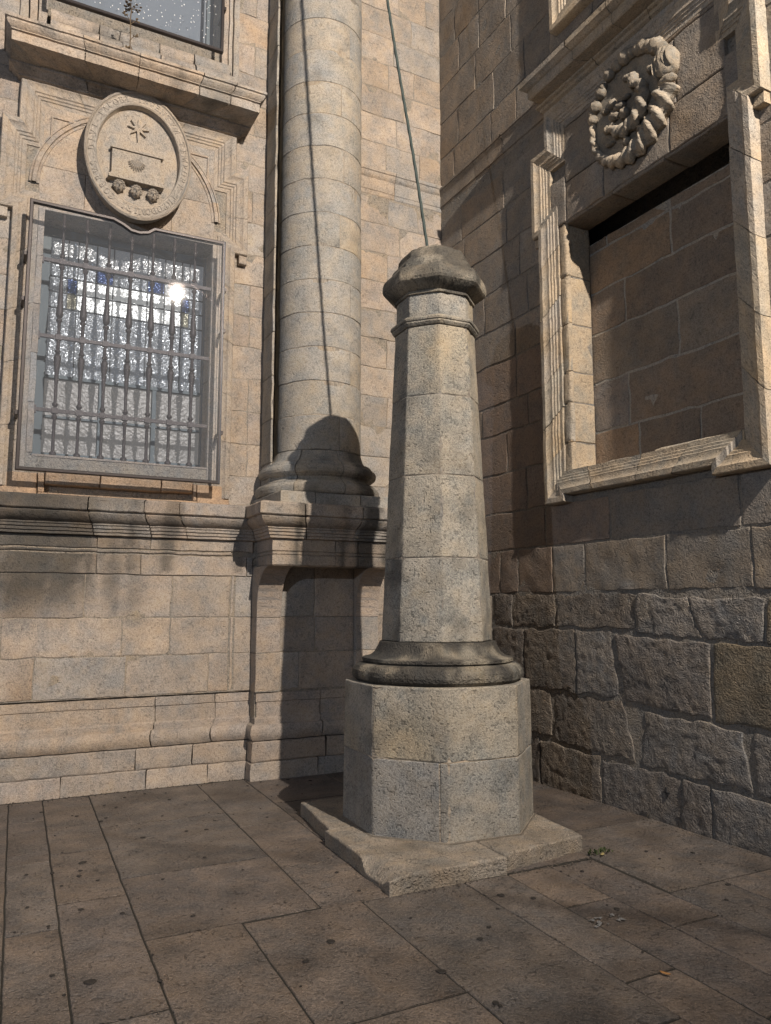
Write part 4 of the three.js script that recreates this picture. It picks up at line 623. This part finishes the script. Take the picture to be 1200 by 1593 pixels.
// ---------------------------------------------------------------- carved ring: a twisted, beaded horn curling round a small curled beast
{
  const cz = -4.345, cy = 5.64, X = XR - 0.03, T = thing('carved_wreath', 'carved stone ring of twisted horn and beads with a curled beast, over the blind window', 'carving', [XR, cy, cz]);
  const tn = toner([0.36, 0.305, 0.235], [0.27, 0.24, 0.205], { k: 0.75, v: 0.16, j: 0, dirt: crust(0.4, 0.0, 0.4) });
  const P = (r, a, o) => V(X - o * 0.75, cy + r * Math.sin(a), cz + r * Math.cos(a));   // angle from +z (right) upwards
  const twisted = (rFn, a0, a1, rad, ridges, oFn, seg = 150, deep = 0.16) => {
    const pos = [], uv = [], idx = [], nr = 20;
    for (let i = 0; i <= seg; i++) { const t = i / seg, a = mix(a0, a1, t), c = P(rFn(t), a, oFn(t)), R = rad(t);
      for (let j = 0; j <= nr; j++) { const b = j / nr * Math.PI * 2, k = R * (1 + deep * Math.cos(b * 2 - t * ridges) - deep * 0.8 * Math.max(0, Math.cos(b * 2 - t * ridges + 2.2)) ** 6 + 0.16 * N3(Math.cos(b) * 3, Math.sin(b) * 3, t * 14) + 0.14 * N3(Math.cos(b) * 2, Math.sin(b) * 2, t * 47)), e = V(0, Math.sin(a), Math.cos(a)).multiplyScalar(Math.cos(b) * k).add(V(-Math.sin(b) * k, 0, 0)); pos.push(c.clone().add(e)); uv.push(t * 2, j / nr * 0.3); } }
    for (let i = 0; i < seg; i++) for (let j = 0; j < nr; j++) { const a = i * (nr + 1) + j; idx.push(a, a + 1, a + nr + 2, a, a + nr + 2, a + nr + 1); }
    for (const i of [0, seg]) { const b = pos.length; pos.push(P(rFn(i / seg), mix(a0, a1, i / seg), oFn(i / seg))); uv.push(0, 0); for (let j = 0; j < nr; j++) idx.push(b, i * (nr + 1) + j, i * (nr + 1) + j + 1); }
    return finish(pos, idx, uv, tn, null);
  };
  const blob = (c, sx, sy, sz, n = 0.12, f = 6, det = 24) => { const g = new THREE.SphereGeometry(1, det, Math.round(det * 0.7)), a = g.attributes.position, C = new Float32Array(a.count * 3), p = V(0, 0, 0); for (let i = 0; i < a.count; i++) { p.fromBufferAttribute(a, i); const k = 1 + n * fbm(p.x * f * 0.4 + c.x * 9, p.y * f * 0.4 + c.y * 9, p.z * f * 0.4 + c.z * 9, 3) * 2; p.multiplyScalar(k); a.setXYZ(i, c.x + p.x * sx, c.y + p.y * sy, c.z + p.z * sz); } g.computeVertexNormals(); for (let i = 0; i < a.count; i++) { p.fromBufferAttribute(a, i); C.set(tn(p), i * 3); } g.setAttribute('color', new THREE.BufferAttribute(C, 3)); return g; };
  // backing disc, slightly dished
  const disc = new THREE.CircleGeometry(0.44, 48); disc.rotateY(-Math.PI / 2); disc.translate(X - 0.012, cy, cz); { const a = disc.attributes.position, C = new Float32Array(a.count * 3), p = V(0, 0, 0); for (let i = 0; i < a.count; i++) { p.fromBufferAttribute(a, i); C.set(tn(p).map(x => x * 0.9), i * 3); } disc.setAttribute('color', new THREE.BufferAttribute(C, 3)); } part(T, 'backing', disc, M.fine);
  part(T, 'horn', twisted((t) => 0.43 - 0.02 * t, 2.95, 6.05, (t) => 0.028 + 0.058 * ss(0.08, 0.95, t), 76, (t) => 0.035 + 0.02 * t, 220, 0.2), M.fine);
  const head = part(T, 'shell_head', blob(P(0.43, 0.24, 0.06), 0.095, 0.125, 0.105, 0.10, 5, 34), M.fine);
  for (let i = -2; i <= 2; i++) part(head, 'fold', blob(P(0.43 + i * 0.036, 0.26 - Math.abs(i) * 0.02, 0.085), 0.075, 0.122 - Math.abs(i) * 0.018, 0.021, 0.08, 6, 18), M.fine);
  part(T, 'collar', blob(P(0.42, -0.10, 0.06), 0.055, 0.04, 0.075, 0.15, 7, 16), M.fine);
  for (const [a, r, s] of [[0.62, 0.45, 0.05], [0.80, 0.45, 0.062], [0.98, 0.445, 0.05], [1.13, 0.45, 0.055], [1.25, 0.44, 0.048], [1.42, 0.44, 0.042], [1.58, 0.445, 0.060], [1.80, 0.44, 0.046], [2.02, 0.45, 0.050], [2.24, 0.44, 0.034], [2.36, 0.43, 0.045], [2.50, 0.445, 0.030], [2.62, 0.43, 0.050], [2.74, 0.45, 0.036], [2.86, 0.43, 0.042]]) part(T, 'bead', blob(P(r, a, 0.045), s * 1.1, s, s * rr(0.9, 1.25), 0.16, 6, 14), M.fine);
  // the curled beast within
  const beast = part(T, 'beast', twisted((t) => 0.20 - 0.03 * t, 3.5, 7.3, (t) => 0.034 + 0.022 * Math.sin(t * Math.PI), 44, () => 0.07, 110, 0.2), M.fine);
  part(beast, 'beast_head', blob(P(0.19, 1.05, 0.09), 0.05, 0.065, 0.048, 0.2, 7, 18), M.fine);
  for (const [r, a, s] of [[0.10, 2.6, 0.055], [0.15, 3.1, 0.05], [0.05, 3.8, 0.05], [0.22, 2.5, 0.04], [0.28, 2.75, 0.036], [0.25, 3.4, 0.04], [0.30, 3.9, 0.035], [0.30, 0.6, 0.04], [0.26, 1.6, 0.03], [0.10, 1.8, 0.03], [0.30, 5.2, 0.045], [0.31, 5.7, 0.04], [0.29, 4.6, 0.04]]) part(beast, 'limb', blob(P(r, a, 0.045), s, s * rr(0.5, 1), s * rr(0.8, 1.6), 0.3, 7, 14), M.fine);
}
// ---------------------------------------------------------------- the octagonal stone pillar
{
  const cx = 2.96, cz = -4.95, rot = -2.6 * Math.PI / 180, T = thing('stone_pillar', 'freestanding octagonal granite pillar tapering up from a wide drum on a slab', 'pillar', [cx, 0, cz]);
  const PC = [[0.288, 0.265, 0.224], [0.280, 0.262, 0.229], [0.294, 0.267, 0.220]], pt = (o = {}) => toner(PC[Math.floor(rnd() * 3)], rnd() < 0.6 ? [0.27, 0.255, 0.225] : [0.35, 0.28, 0.18], { k: 0.6, v: 0.16, j: 0.08, ...o });
  // (face coordinate, height) on an octagon whose circumradius is R(v)
  const Mo = (R) => (u, v, o) => { const k = Math.floor(u), t = u - k, A = (i) => rot + (22.5 + 45 * i) * Math.PI / 180, r = R(v) + o * 1.06, a = A(k), b = A(k + 1); const e = 0.004 / r * (1 - ss(0, 0.03, Math.min(t, 1 - t))), q = 1 - e; return V(cx + mix(Math.sin(a), Math.sin(b), t) * r * q, v, cz + mix(Math.cos(a), Math.cos(b), t) * r * q); };
  const outP = (p) => V(p.x - cx, 0, p.z - cz);
  const oct = (parent, name, R, v0, v1, u0, u1, o = {}) => {
    const S = [], full = u1 - u0 > 7.9, Rm = R((v0 + v1) / 2), fw = Rm * 0.765, n = Math.ceil(fw / 0.045), e = 0.006 / ((u1 - u0) * fw);
    const pts = new Set([0, 1]); for (let k = Math.ceil(u0); k <= u1; k++) for (const d of [-0.016, 0, 0.016]) { const s = (k + d - u0) / (u1 - u0); if (s >= 0 && s <= 1) pts.add(s); }
    for (let i = 0; i <= n * (u1 - u0); i++) pts.add(i / (n * (u1 - u0)));
    if (!full) { pts.add(e); pts.add(1 - e); pts.add(e * 2.5); pts.add(1 - e * 2.5); }
    const arr = [...pts].sort((a, b) => a - b).filter((x, i, A) => i === 0 || x - A[i - 1] > 1e-4); if (arr[arr.length - 1] < 1) arr[arr.length - 1] = 1;
    S.push(...(full ? arr : arr.map(x => mix(e, 1 - e, x))));
    return part(parent, name, stone(Mo(R), rect(u0, u1, v0, v1), { S, closed: full, wu: fw, w: (u1 - u0) * fw, h: v1 - v0, gap: 0.0025, r: 0.009, amp: 0.003, f: 2.5, oct: 4, wob: full ? 0 : 0.001, cell: 0.05, tilt: 0, depth: 0.06, crease: 0.33, tone: pt(), outAt: outP, shape: (s, t, u, v) => { const k = Math.round(u), e = Math.abs(u - k); return -0.009 * ss(0.04, 0.0, e) * ss(0.08, 0.34, fbm(v * 7 + k * 5.3, k * 3.1, v0, 3)) - 0.010 * ss(0.03, 0.0, Math.min(v - v0, v1 - v)) * ss(0.10, 0.36, fbm(u * 4, v0 * 7, 2, 3)); }, ...o }), M.pillar);
  };
  // slab under the drum, in five pieces, chipped at the front corner
  const SC = [0.275, 0.235, 0.188];
  const slab = (q, o = {}) => part(T, 'slab_stone', stone(MF, q, { out: 0.10, depth: 0.12, r: 0.014, amp: 0.0035, f: 5, oct: 4, wob: 0.005, gap: 0.003, cell: 0.04, tilt: 0.003, tone: toner(SC, [0.20, 0.155, 0.11], { k: 0.7, v: 0.2, dirt: crust(0.45, 0.05, 0.45) }), ...o }), M.rough);
  slab([[2.10, -5.0], [2.86, -5.0], [2.86, -3.99], [2.065, -3.99]], { shape: (s, t, u, v) => -0.06 * ss(0.10, 0.03, s) * ss(0.22, 0.10, Math.abs(t - 0.80) + 0.04 * N3(u * 20, v * 20, 3)) });
  slab([[2.86, -5.0], [3.66, -5.0], [3.56, -4.12], [2.86, -4.02]]);
  slab([[2.22, -5.76], [2.95, -5.80], [2.95, -5.0], [2.13, -5.0]]); slab([[2.95, -5.80], [3.72, -5.8], [3.67, -5.0], [2.95, -5.0]]);
  // drum of two courses
  const Rd = (v) => 0.688 - 0.009 * (v - 0.1);
  const core = new THREE.CylinderGeometry(0.673, 0.681, 0.955, 8); core.rotateY(rot + Math.PI / 8); core.translate(cx, 0.577, cz); part(T, 'drum_core', core, M.mortar);
  for (const [a, b] of [[-1.12, 0.9], [-3.2, -1.12], [0.9, 3.0], [3.0, 4.8]]) oct(T, 'drum_stone', Rd, 0.10, 0.595, a, b, a < -3 ? { r: 0.007, tone: toner([0.255, 0.243, 0.222], [0.19, 0.18, 0.165], { k: 0.7, v: 0.2, dirt: crust(0.3, 0.05, 0.45) }) } : { r: 0.007, tone: pt({ dirt: crust(0.4, 0.0, 0.4), dirtColor: [0.11, 0.105, 0.095] }) });
  const bed = new THREE.CylinderGeometry(0.690, 0.702, 0.012, 8); bed.rotateY(rot + Math.PI / 8); bed.translate(cx, 0.104, cz); part(T, 'mortar_bed', bed, M.mortar);
  for (const [a, b] of [[-2.02, 0.05], [-4.2, -2.02], [0.05, 2.2], [2.2, 3.8]]) oct(T, 'drum_stone', Rd, 0.595, 1.062, a, b, { r: 0.008, tone: pt({ dirt: crust(0.55, 0.0, 0.4), dirtColor: [0.12, 0.108, 0.09] }) });
  const top = new THREE.CylinderGeometry(0.60, 0.665, 0.012, 8); top.rotateY(rot + Math.PI / 8); top.translate(cx, 1.056, cz); part(T, 'drum_top', top, M.mortar);
  // round base moulding, black with lichen
  {
    const pr = [[0.50, 1.058], [0.592, 1.062], [0.618, 1.085], [0.625, 1.11], [0.62, 1.14], [0.60, 1.168], [0.572, 1.184], [0.540, 1.188], [0.534, 1.196], [0.552, 1.200], [0.552, 1.222], [0.522, 1.227], [0.488, 1.238], [0.460, 1.262], [0.445, 1.29], [0.432, 1.315], [0.425, 1.335], [0.38, 1.338]];
    const Rv = [], ang = [[-2.2, 0.62], [0.62, 2.4], [2.4, 4.08]];
    const Tl = pr.map((_, i) => i / (pr.length - 1)), at = (v) => { const f = Math.min(pr.length - 1.0001, Math.max(0, v * (pr.length - 1))), i = Math.floor(f); return [mix(pr[i][0], pr[i + 1][0], f - i), mix(pr[i][1], pr[i + 1][1], f - i)]; };
    for (const [a0, a1] of ang) { const n = Math.ceil((a1 - a0) / 0.05), S = Array.from({ length: n + 1 }, (_, i) => mix(0.002, 0.998, i / n)); part(T, 'base_moulding', stone((u, v, o) => { const [r, y] = at(v); const oc = 1 - 0.022 * (1 - Math.cos(Math.PI * 2 * (u - rot) / (Math.PI / 4) + Math.PI)) * 0.5 * (1 - 0.3 * v); return V(cx + (r * oc + o) * Math.sin(u), y, cz + (r * oc + o) * Math.cos(u)); }, rect(a0, a1, 0, 1), { S, T: Tl, w: (a1 - a0) * 0.55, h: 0.4, gap: 0, r: 0.001, amp: 0.003, f: 6, oct: 4, wob: 0, chip: false, crease: 0.42, depth: 0.02, tilt: 0, tone: toner([0.25, 0.225, 0.18], [0.30, 0.25, 0.18], { v: 0.2, dirt: crust(0.95, -0.42, 0.02), dirtColor: [0.034, 0.032, 0.029] }), outAt: outP }), M.rough); }
  }
  // four tapering shaft drums
  const Rs = (v) => mix(0.413, 0.308, (v - 1.338) / (3.640 - 1.338));
  const sc = new THREE.CylinderGeometry(0.302, 0.407, 2.296, 8); sc.rotateY(rot + Math.PI / 8); sc.translate(cx, 2.49, cz); part(T, 'shaft_core', sc, M.mortarDark);
  [1.338, 1.925, 2.515, 3.105, 3.635].forEach((v0, i, A) => { if (i < 4) oct(T, 'shaft_drum', Rs, v0, A[i + 1], -4, 4, { r: 0.007, amp: 0.0035, tone: pt({ dirt: i === 0 ? crust(0.75, -0.05, 0.32) : crust(0.45, 0.0, 0.42), dirtColor: [0.095, 0.09, 0.08] }) }); });
  // neck ring, neck and moulded cap (profile radius by height)
  const ringOf = (pr) => (v) => { for (let i = 1; i < pr.length; i++) if (v <= pr[i][1]) return mix(pr[i - 1][0], pr[i][0], Math.max(0, (v - pr[i - 1][1]) / (pr[i][1] - pr[i - 1][1] || 1))); return pr[pr.length - 1][0]; };
  const profOct = (name, pr, tone, o = {}) => { const v0 = pr[0][1], v1 = pr[pr.length - 1][1]; return oct(T, name, ringOf(pr), v0, v1, -4, 4, { T: pr.map(p => (p[1] - v0) / (v1 - v0)), gap: 0, r: 0.001, depth: -0.0, shape: null, crease: 0.3, tone, ...o }); };
  profOct('neck_ring', [[0.298, 3.634], [0.318, 3.638], [0.328, 3.648], [0.334, 3.656], [0.334, 3.668], [0.342, 3.672], [0.346, 3.684], [0.342, 3.696], [0.325, 3.705], [0.292, 3.710]], pt({ dirt: crust(0.5, -0.1, 0.3) }), { amp: 0.002 });
  oct(T, 'neck', (v) => mix(0.300, 0.296, (v - 3.70) / 0.22), 3.705, 3.888, -4, 4, { r: 0.004 });
  const capT = toner([0.285, 0.25, 0.195], [0.25, 0.225, 0.18], { v: 0.18, dirt: (p) => Math.min(0.85, crust(0.95, -0.5, 0.0)(p) * ss(4.02, 4.12, p.y + 0.16 * N3(p.x * 5, p.y * 3, p.z * 5)) + crust(0.7, -0.2, 0.25)(p)), dirtColor: [0.030, 0.028, 0.025] });
  profOct('cap', [[0.296, 3.880], [0.312, 3.884], [0.315, 3.896], [0.305, 3.902], [0.305, 3.908], [0.322, 3.914], [0.348, 3.928], [0.380, 3.946], [0.400, 3.966], [0.407, 3.986], [0.406, 4.02], [0.398, 4.05], [0.382, 4.072], [0.356, 4.086], [0.340, 4.094]], capT, { amp: 0.0012 });
  profOct('cap_top', [[0.338, 4.090], [0.334, 4.12], [0.320, 4.148], [0.294, 4.172], [0.286, 4.186], [0.280, 4.222], [0.262, 4.252], [0.228, 4.270], [0.198, 4.277], [0.182, 4.302], [0.115, 4.314], [0.05, 4.317], [0.002, 4.318]], capT, { amp: 0.003, f: 8 });
}
// ---------------------------------------------------------------- the green rope from the pillar's top up to the church front
{
  const pts = [[2.905, 4.31, -4.95], [2.832, 5.072, -5.03], [2.758, 6.02, -5.18], [2.716, 6.646, -5.28], [2.60, 8.6, -5.62], [2.44, 11.2, -6.25], [2.25, 14.2, -7.43]];
  const curve = new THREE.CatmullRomCurve3(pts.map(p => V(...p))), seg = 700, g = new THREE.TubeGeometry(curve, seg, 0.0115, 10), a = g.attributes.position;
  const fr = curve.computeFrenetFrames(seg), len = curve.getLength(); // lay of the strands
  for (let i = 0; i <= seg; i++) { const c = curve.getPointAt(i / seg); for (let j = 0; j <= 10; j++) { const k = i * 11 + j, v = V(a.getX(k), a.getY(k), a.getZ(k)).sub(c), s = 1 + 0.09 * Math.cos(3 * (j / 10 * Math.PI * 2) + i / seg * len * 42); v.multiplyScalar(s).add(c); a.setXYZ(k, v.x, v.y, v.z); } }
  g.computeVertexNormals();
  const T = thing('rope', 'dark green rope rising from the pillar top to the church front', 'rope', [2.905, 4.31, -4.95]);
  part(T, 'strand', g, M.rope);
  const k = new THREE.TorusGeometry(0.022, 0.013, 8, 16); k.rotateX(1.3); k.translate(2.905, 4.322, -4.95); part(T, 'knot', k, M.rope);
}
// ---------------------------------------------------------------- small things on the ground
{
  const T = thing('moss_tuft', 'small tuft of green weeds at the right corner of the slab', 'weeds', [3.58, 0, -4.03]), m = new THREE.MeshStandardMaterial({ color: new THREE.Color().setRGB(0.045, 0.06, 0.02), roughness: 0.9, side: THREE.DoubleSide }), gs = [];
  for (let i = 0; i < 60; i++) { const g = new THREE.PlaneGeometry(0.009, rr(0.012, 0.03)); g.translate(0, 0.018, 0); g.rotateX(rr(-1.1, 1.1)); g.rotateY(rnd() * 6.28); g.translate(3.56 + rr(-0.05, 0.13), 0.004, -4.02 + rr(-0.035, 0.03)); gs.push(g); }
  part(T, 'leaves', merged(gs), m);
  const leaf = (name, label, x, z, c, r, s) => { const g = new THREE.SphereGeometry(1, 12, 6); g.scale(0.032 * s, 0.003, 0.012 * s); const a = g.attributes.position; for (let i = 0; i < a.count; i++) a.setY(i, a.getY(i) + 0.006 + 5 * a.getX(i) ** 2); g.rotateY(r); g.translate(x, 0.004, z); tag(part(scene, name, g, new THREE.MeshStandardMaterial({ color: new THREE.Color().setRGB(...c), roughness: 0.7 })), label, 'leaf'); };
  leaf('fallen_leaf', 'small orange leaf lying on the paving at the lower right', 2.71, -2.63, [0.30, 0.15, 0.05], 2.0, 0.8);
  leaf('fallen_leaf', 'pale yellow leaf beside the weeds at the slab corner', 3.60, -3.985, [0.33, 0.27, 0.12], 0.6, 0.9);
  // crushed clear plastic on the paving
  const gs2 = []; for (let i = 0; i < 18; i++) { const g = new THREE.TetrahedronGeometry(rr(0.006, 0.018)); g.scale(1.4, 0.18, 1); g.rotateY(rnd() * 6); g.translate(2.88 + rr(-0.11, 0.11), 0.006, -3.19 + rr(-0.05, 0.05)); gs2.push(g); }
  tag(part(scene, 'plastic_scrap', merged(gs2), glassM([0.17, 0.17, 0.17], 0.25)), 'pale scrap of crushed plastic on the paving, right of centre', 'litter', null, 'stuff');
  // grit and crumbs gathered along the foot of the walls and the slab
  const gs3 = [], crumb = (x, z) => { const g = new THREE.IcosahedronGeometry(rr(0.003, 0.009), 0); g.scale(1, 0.6, rr(0.7, 1.3)); g.rotateY(rnd() * 6); g.translate(x, 0.003, z); gs3.push(g); };
  for (let i = 0; i < 170; i++) crumb(XR - 0.02 - 0.10 * rnd() ** 2, rr(-6.4, -3)); for (let i = 0; i < 90; i++) crumb(rr(0, 2.2), -7.165 + 0.10 * rnd() ** 2); for (let i = 0; i < 70; i++) crumb(rr(2.1, 3.6), -3.975 + 0.06 * rnd() ** 2); for (let i = 0; i < 90; i++) crumb(rr(0.2, 4.3), rr(-6.8, -2.4));
  tag(part(scene, 'grit', merged(gs3), new THREE.MeshStandardMaterial({ color: new THREE.Color().setRGB(0.075, 0.062, 0.050), roughness: 0.95 })), 'brown grit and crumbs along the foot of the walls and slab', 'grit', null, 'stuff');
}
// ---------------------------------------------------------------- the two lamps, out of the frame
{
  const [x, y, z] = LAMP.pos, T = thing('wall_lantern', 'lit wall lantern on a scrolled iron bracket, mirrored in the glass screen', 'lantern', [XR, y, z]);
  const bulb = new THREE.SphereGeometry(0.15, 24, 16); bulb.scale(1, 1.15, 1); bulb.translate(x, y, z);
  part(T, 'lamp_globe', bulb, new THREE.MeshStandardMaterial({ color: 0xffffff, emissive: new THREE.Color().setRGB(...LAMP.color), emissiveIntensity: 45, roughness: 0.4 }));
  const cap = new THREE.LatheGeometry([[0.0, 0.36], [0.03, 0.34], [0.04, 0.28], [0.12, 0.24], [0.2, 0.19], [0.2, 0.18], [0.0, 0.18]].map(p => new THREE.Vector2(...p)), 24); cap.translate(x, y, z); part(T, 'lamp_cap', cap, M.iron);
  const shadePlate = new THREE.LatheGeometry([[0, -0.32], [0.05, -0.31], [0.19, -0.27], [0.20, -0.26], [0.0, -0.25]].map(p => new THREE.Vector2(...p)), 24); shadePlate.translate(x, y, z); part(T, 'added_shade_plate', shadePlate, M.iron);  // unseen plate added under the globe to shade the near paving
  const br = [tube([[XR + 0.03, y + 0.36, z], [x + 0.4, y + 0.36, z], [x, y + 0.36, z]], 0.018, 20, 8), tube([[XR + 0.03, y - 0.75, z], [XR - 0.25, y - 0.55, z], [XR - 0.55, y - 0.15, z], [x + 0.33, y + 0.30, z]], 0.02, 30, 8), tube([[XR, y - 0.5, z], [XR - 0.12, y - 0.62, z], [XR - 0.2, y - 0.78, z], [XR - 0.1, y - 0.88, z], [XR - 0.03, y - 0.80, z], [XR - 0.08, y - 0.74, z]], 0.016, 30, 8), tube([[XR, y + 0.3, z], [XR - 0.1, y + 0.45, z], [XR - 0.2, y + 0.55, z], [XR - 0.28, y + 0.47, z], [XR - 0.2, y + 0.42, z]], 0.016, 30, 8)];
  for (const b of br) part(T, 'bracket', b, M.iron);
  const L = new THREE.PointLight(new THREE.Color().setRGB(...LAMP.color), LAMP.cd, 0, 2); L.position.set(x - XR, 0, 0); L.castShadow = true; L.shadow.radius = 3; L.shadow.camera.far = 60; L.name = 'lantern_light'; T.add(L);
}
{
  const [x, y, z] = LAMP2.pos, T = thing('street_lantern', 'street lantern on an iron post out to the left of the view', 'street lamp', [x, 0, z]);
  const post = new THREE.LatheGeometry([[0.0, 0], [0.18, 0], [0.18, 0.15], [0.10, 0.25], [0.09, 0.9], [0.055, 1.0], [0.045, y - 0.3], [0.09, y - 0.26], [0.0, y - 0.25]].map(p => new THREE.Vector2(...p)), 20); post.translate(x, 0, z); part(T, 'post', post, M.iron);
  const bulb = new THREE.SphereGeometry(0.16, 24, 16); bulb.translate(x, y, z); part(T, 'lamp_globe', bulb, new THREE.MeshStandardMaterial({ color: 0xffffff, emissive: new THREE.Color().setRGB(...LAMP2.color), emissiveIntensity: 12, roughness: 0.4 }));
  const cap = new THREE.LatheGeometry([[0.0, 0.36], [0.04, 0.34], [0.05, 0.28], [0.2, 0.2], [0.2, 0.19], [0.0, 0.19]].map(p => new THREE.Vector2(...p)), 20); cap.translate(x, y, z); part(T, 'lamp_cap', cap, M.iron);
  const L = new THREE.PointLight(new THREE.Color().setRGB(...LAMP2.color), LAMP2.cd, 0, 2); L.position.set(0, y, 0); L.castShadow = true; L.shadow.radius = 2.5; L.shadow.camera.far = 60; L.name = 'street_light'; T.add(L);
}
renderer.render(scene, camera);
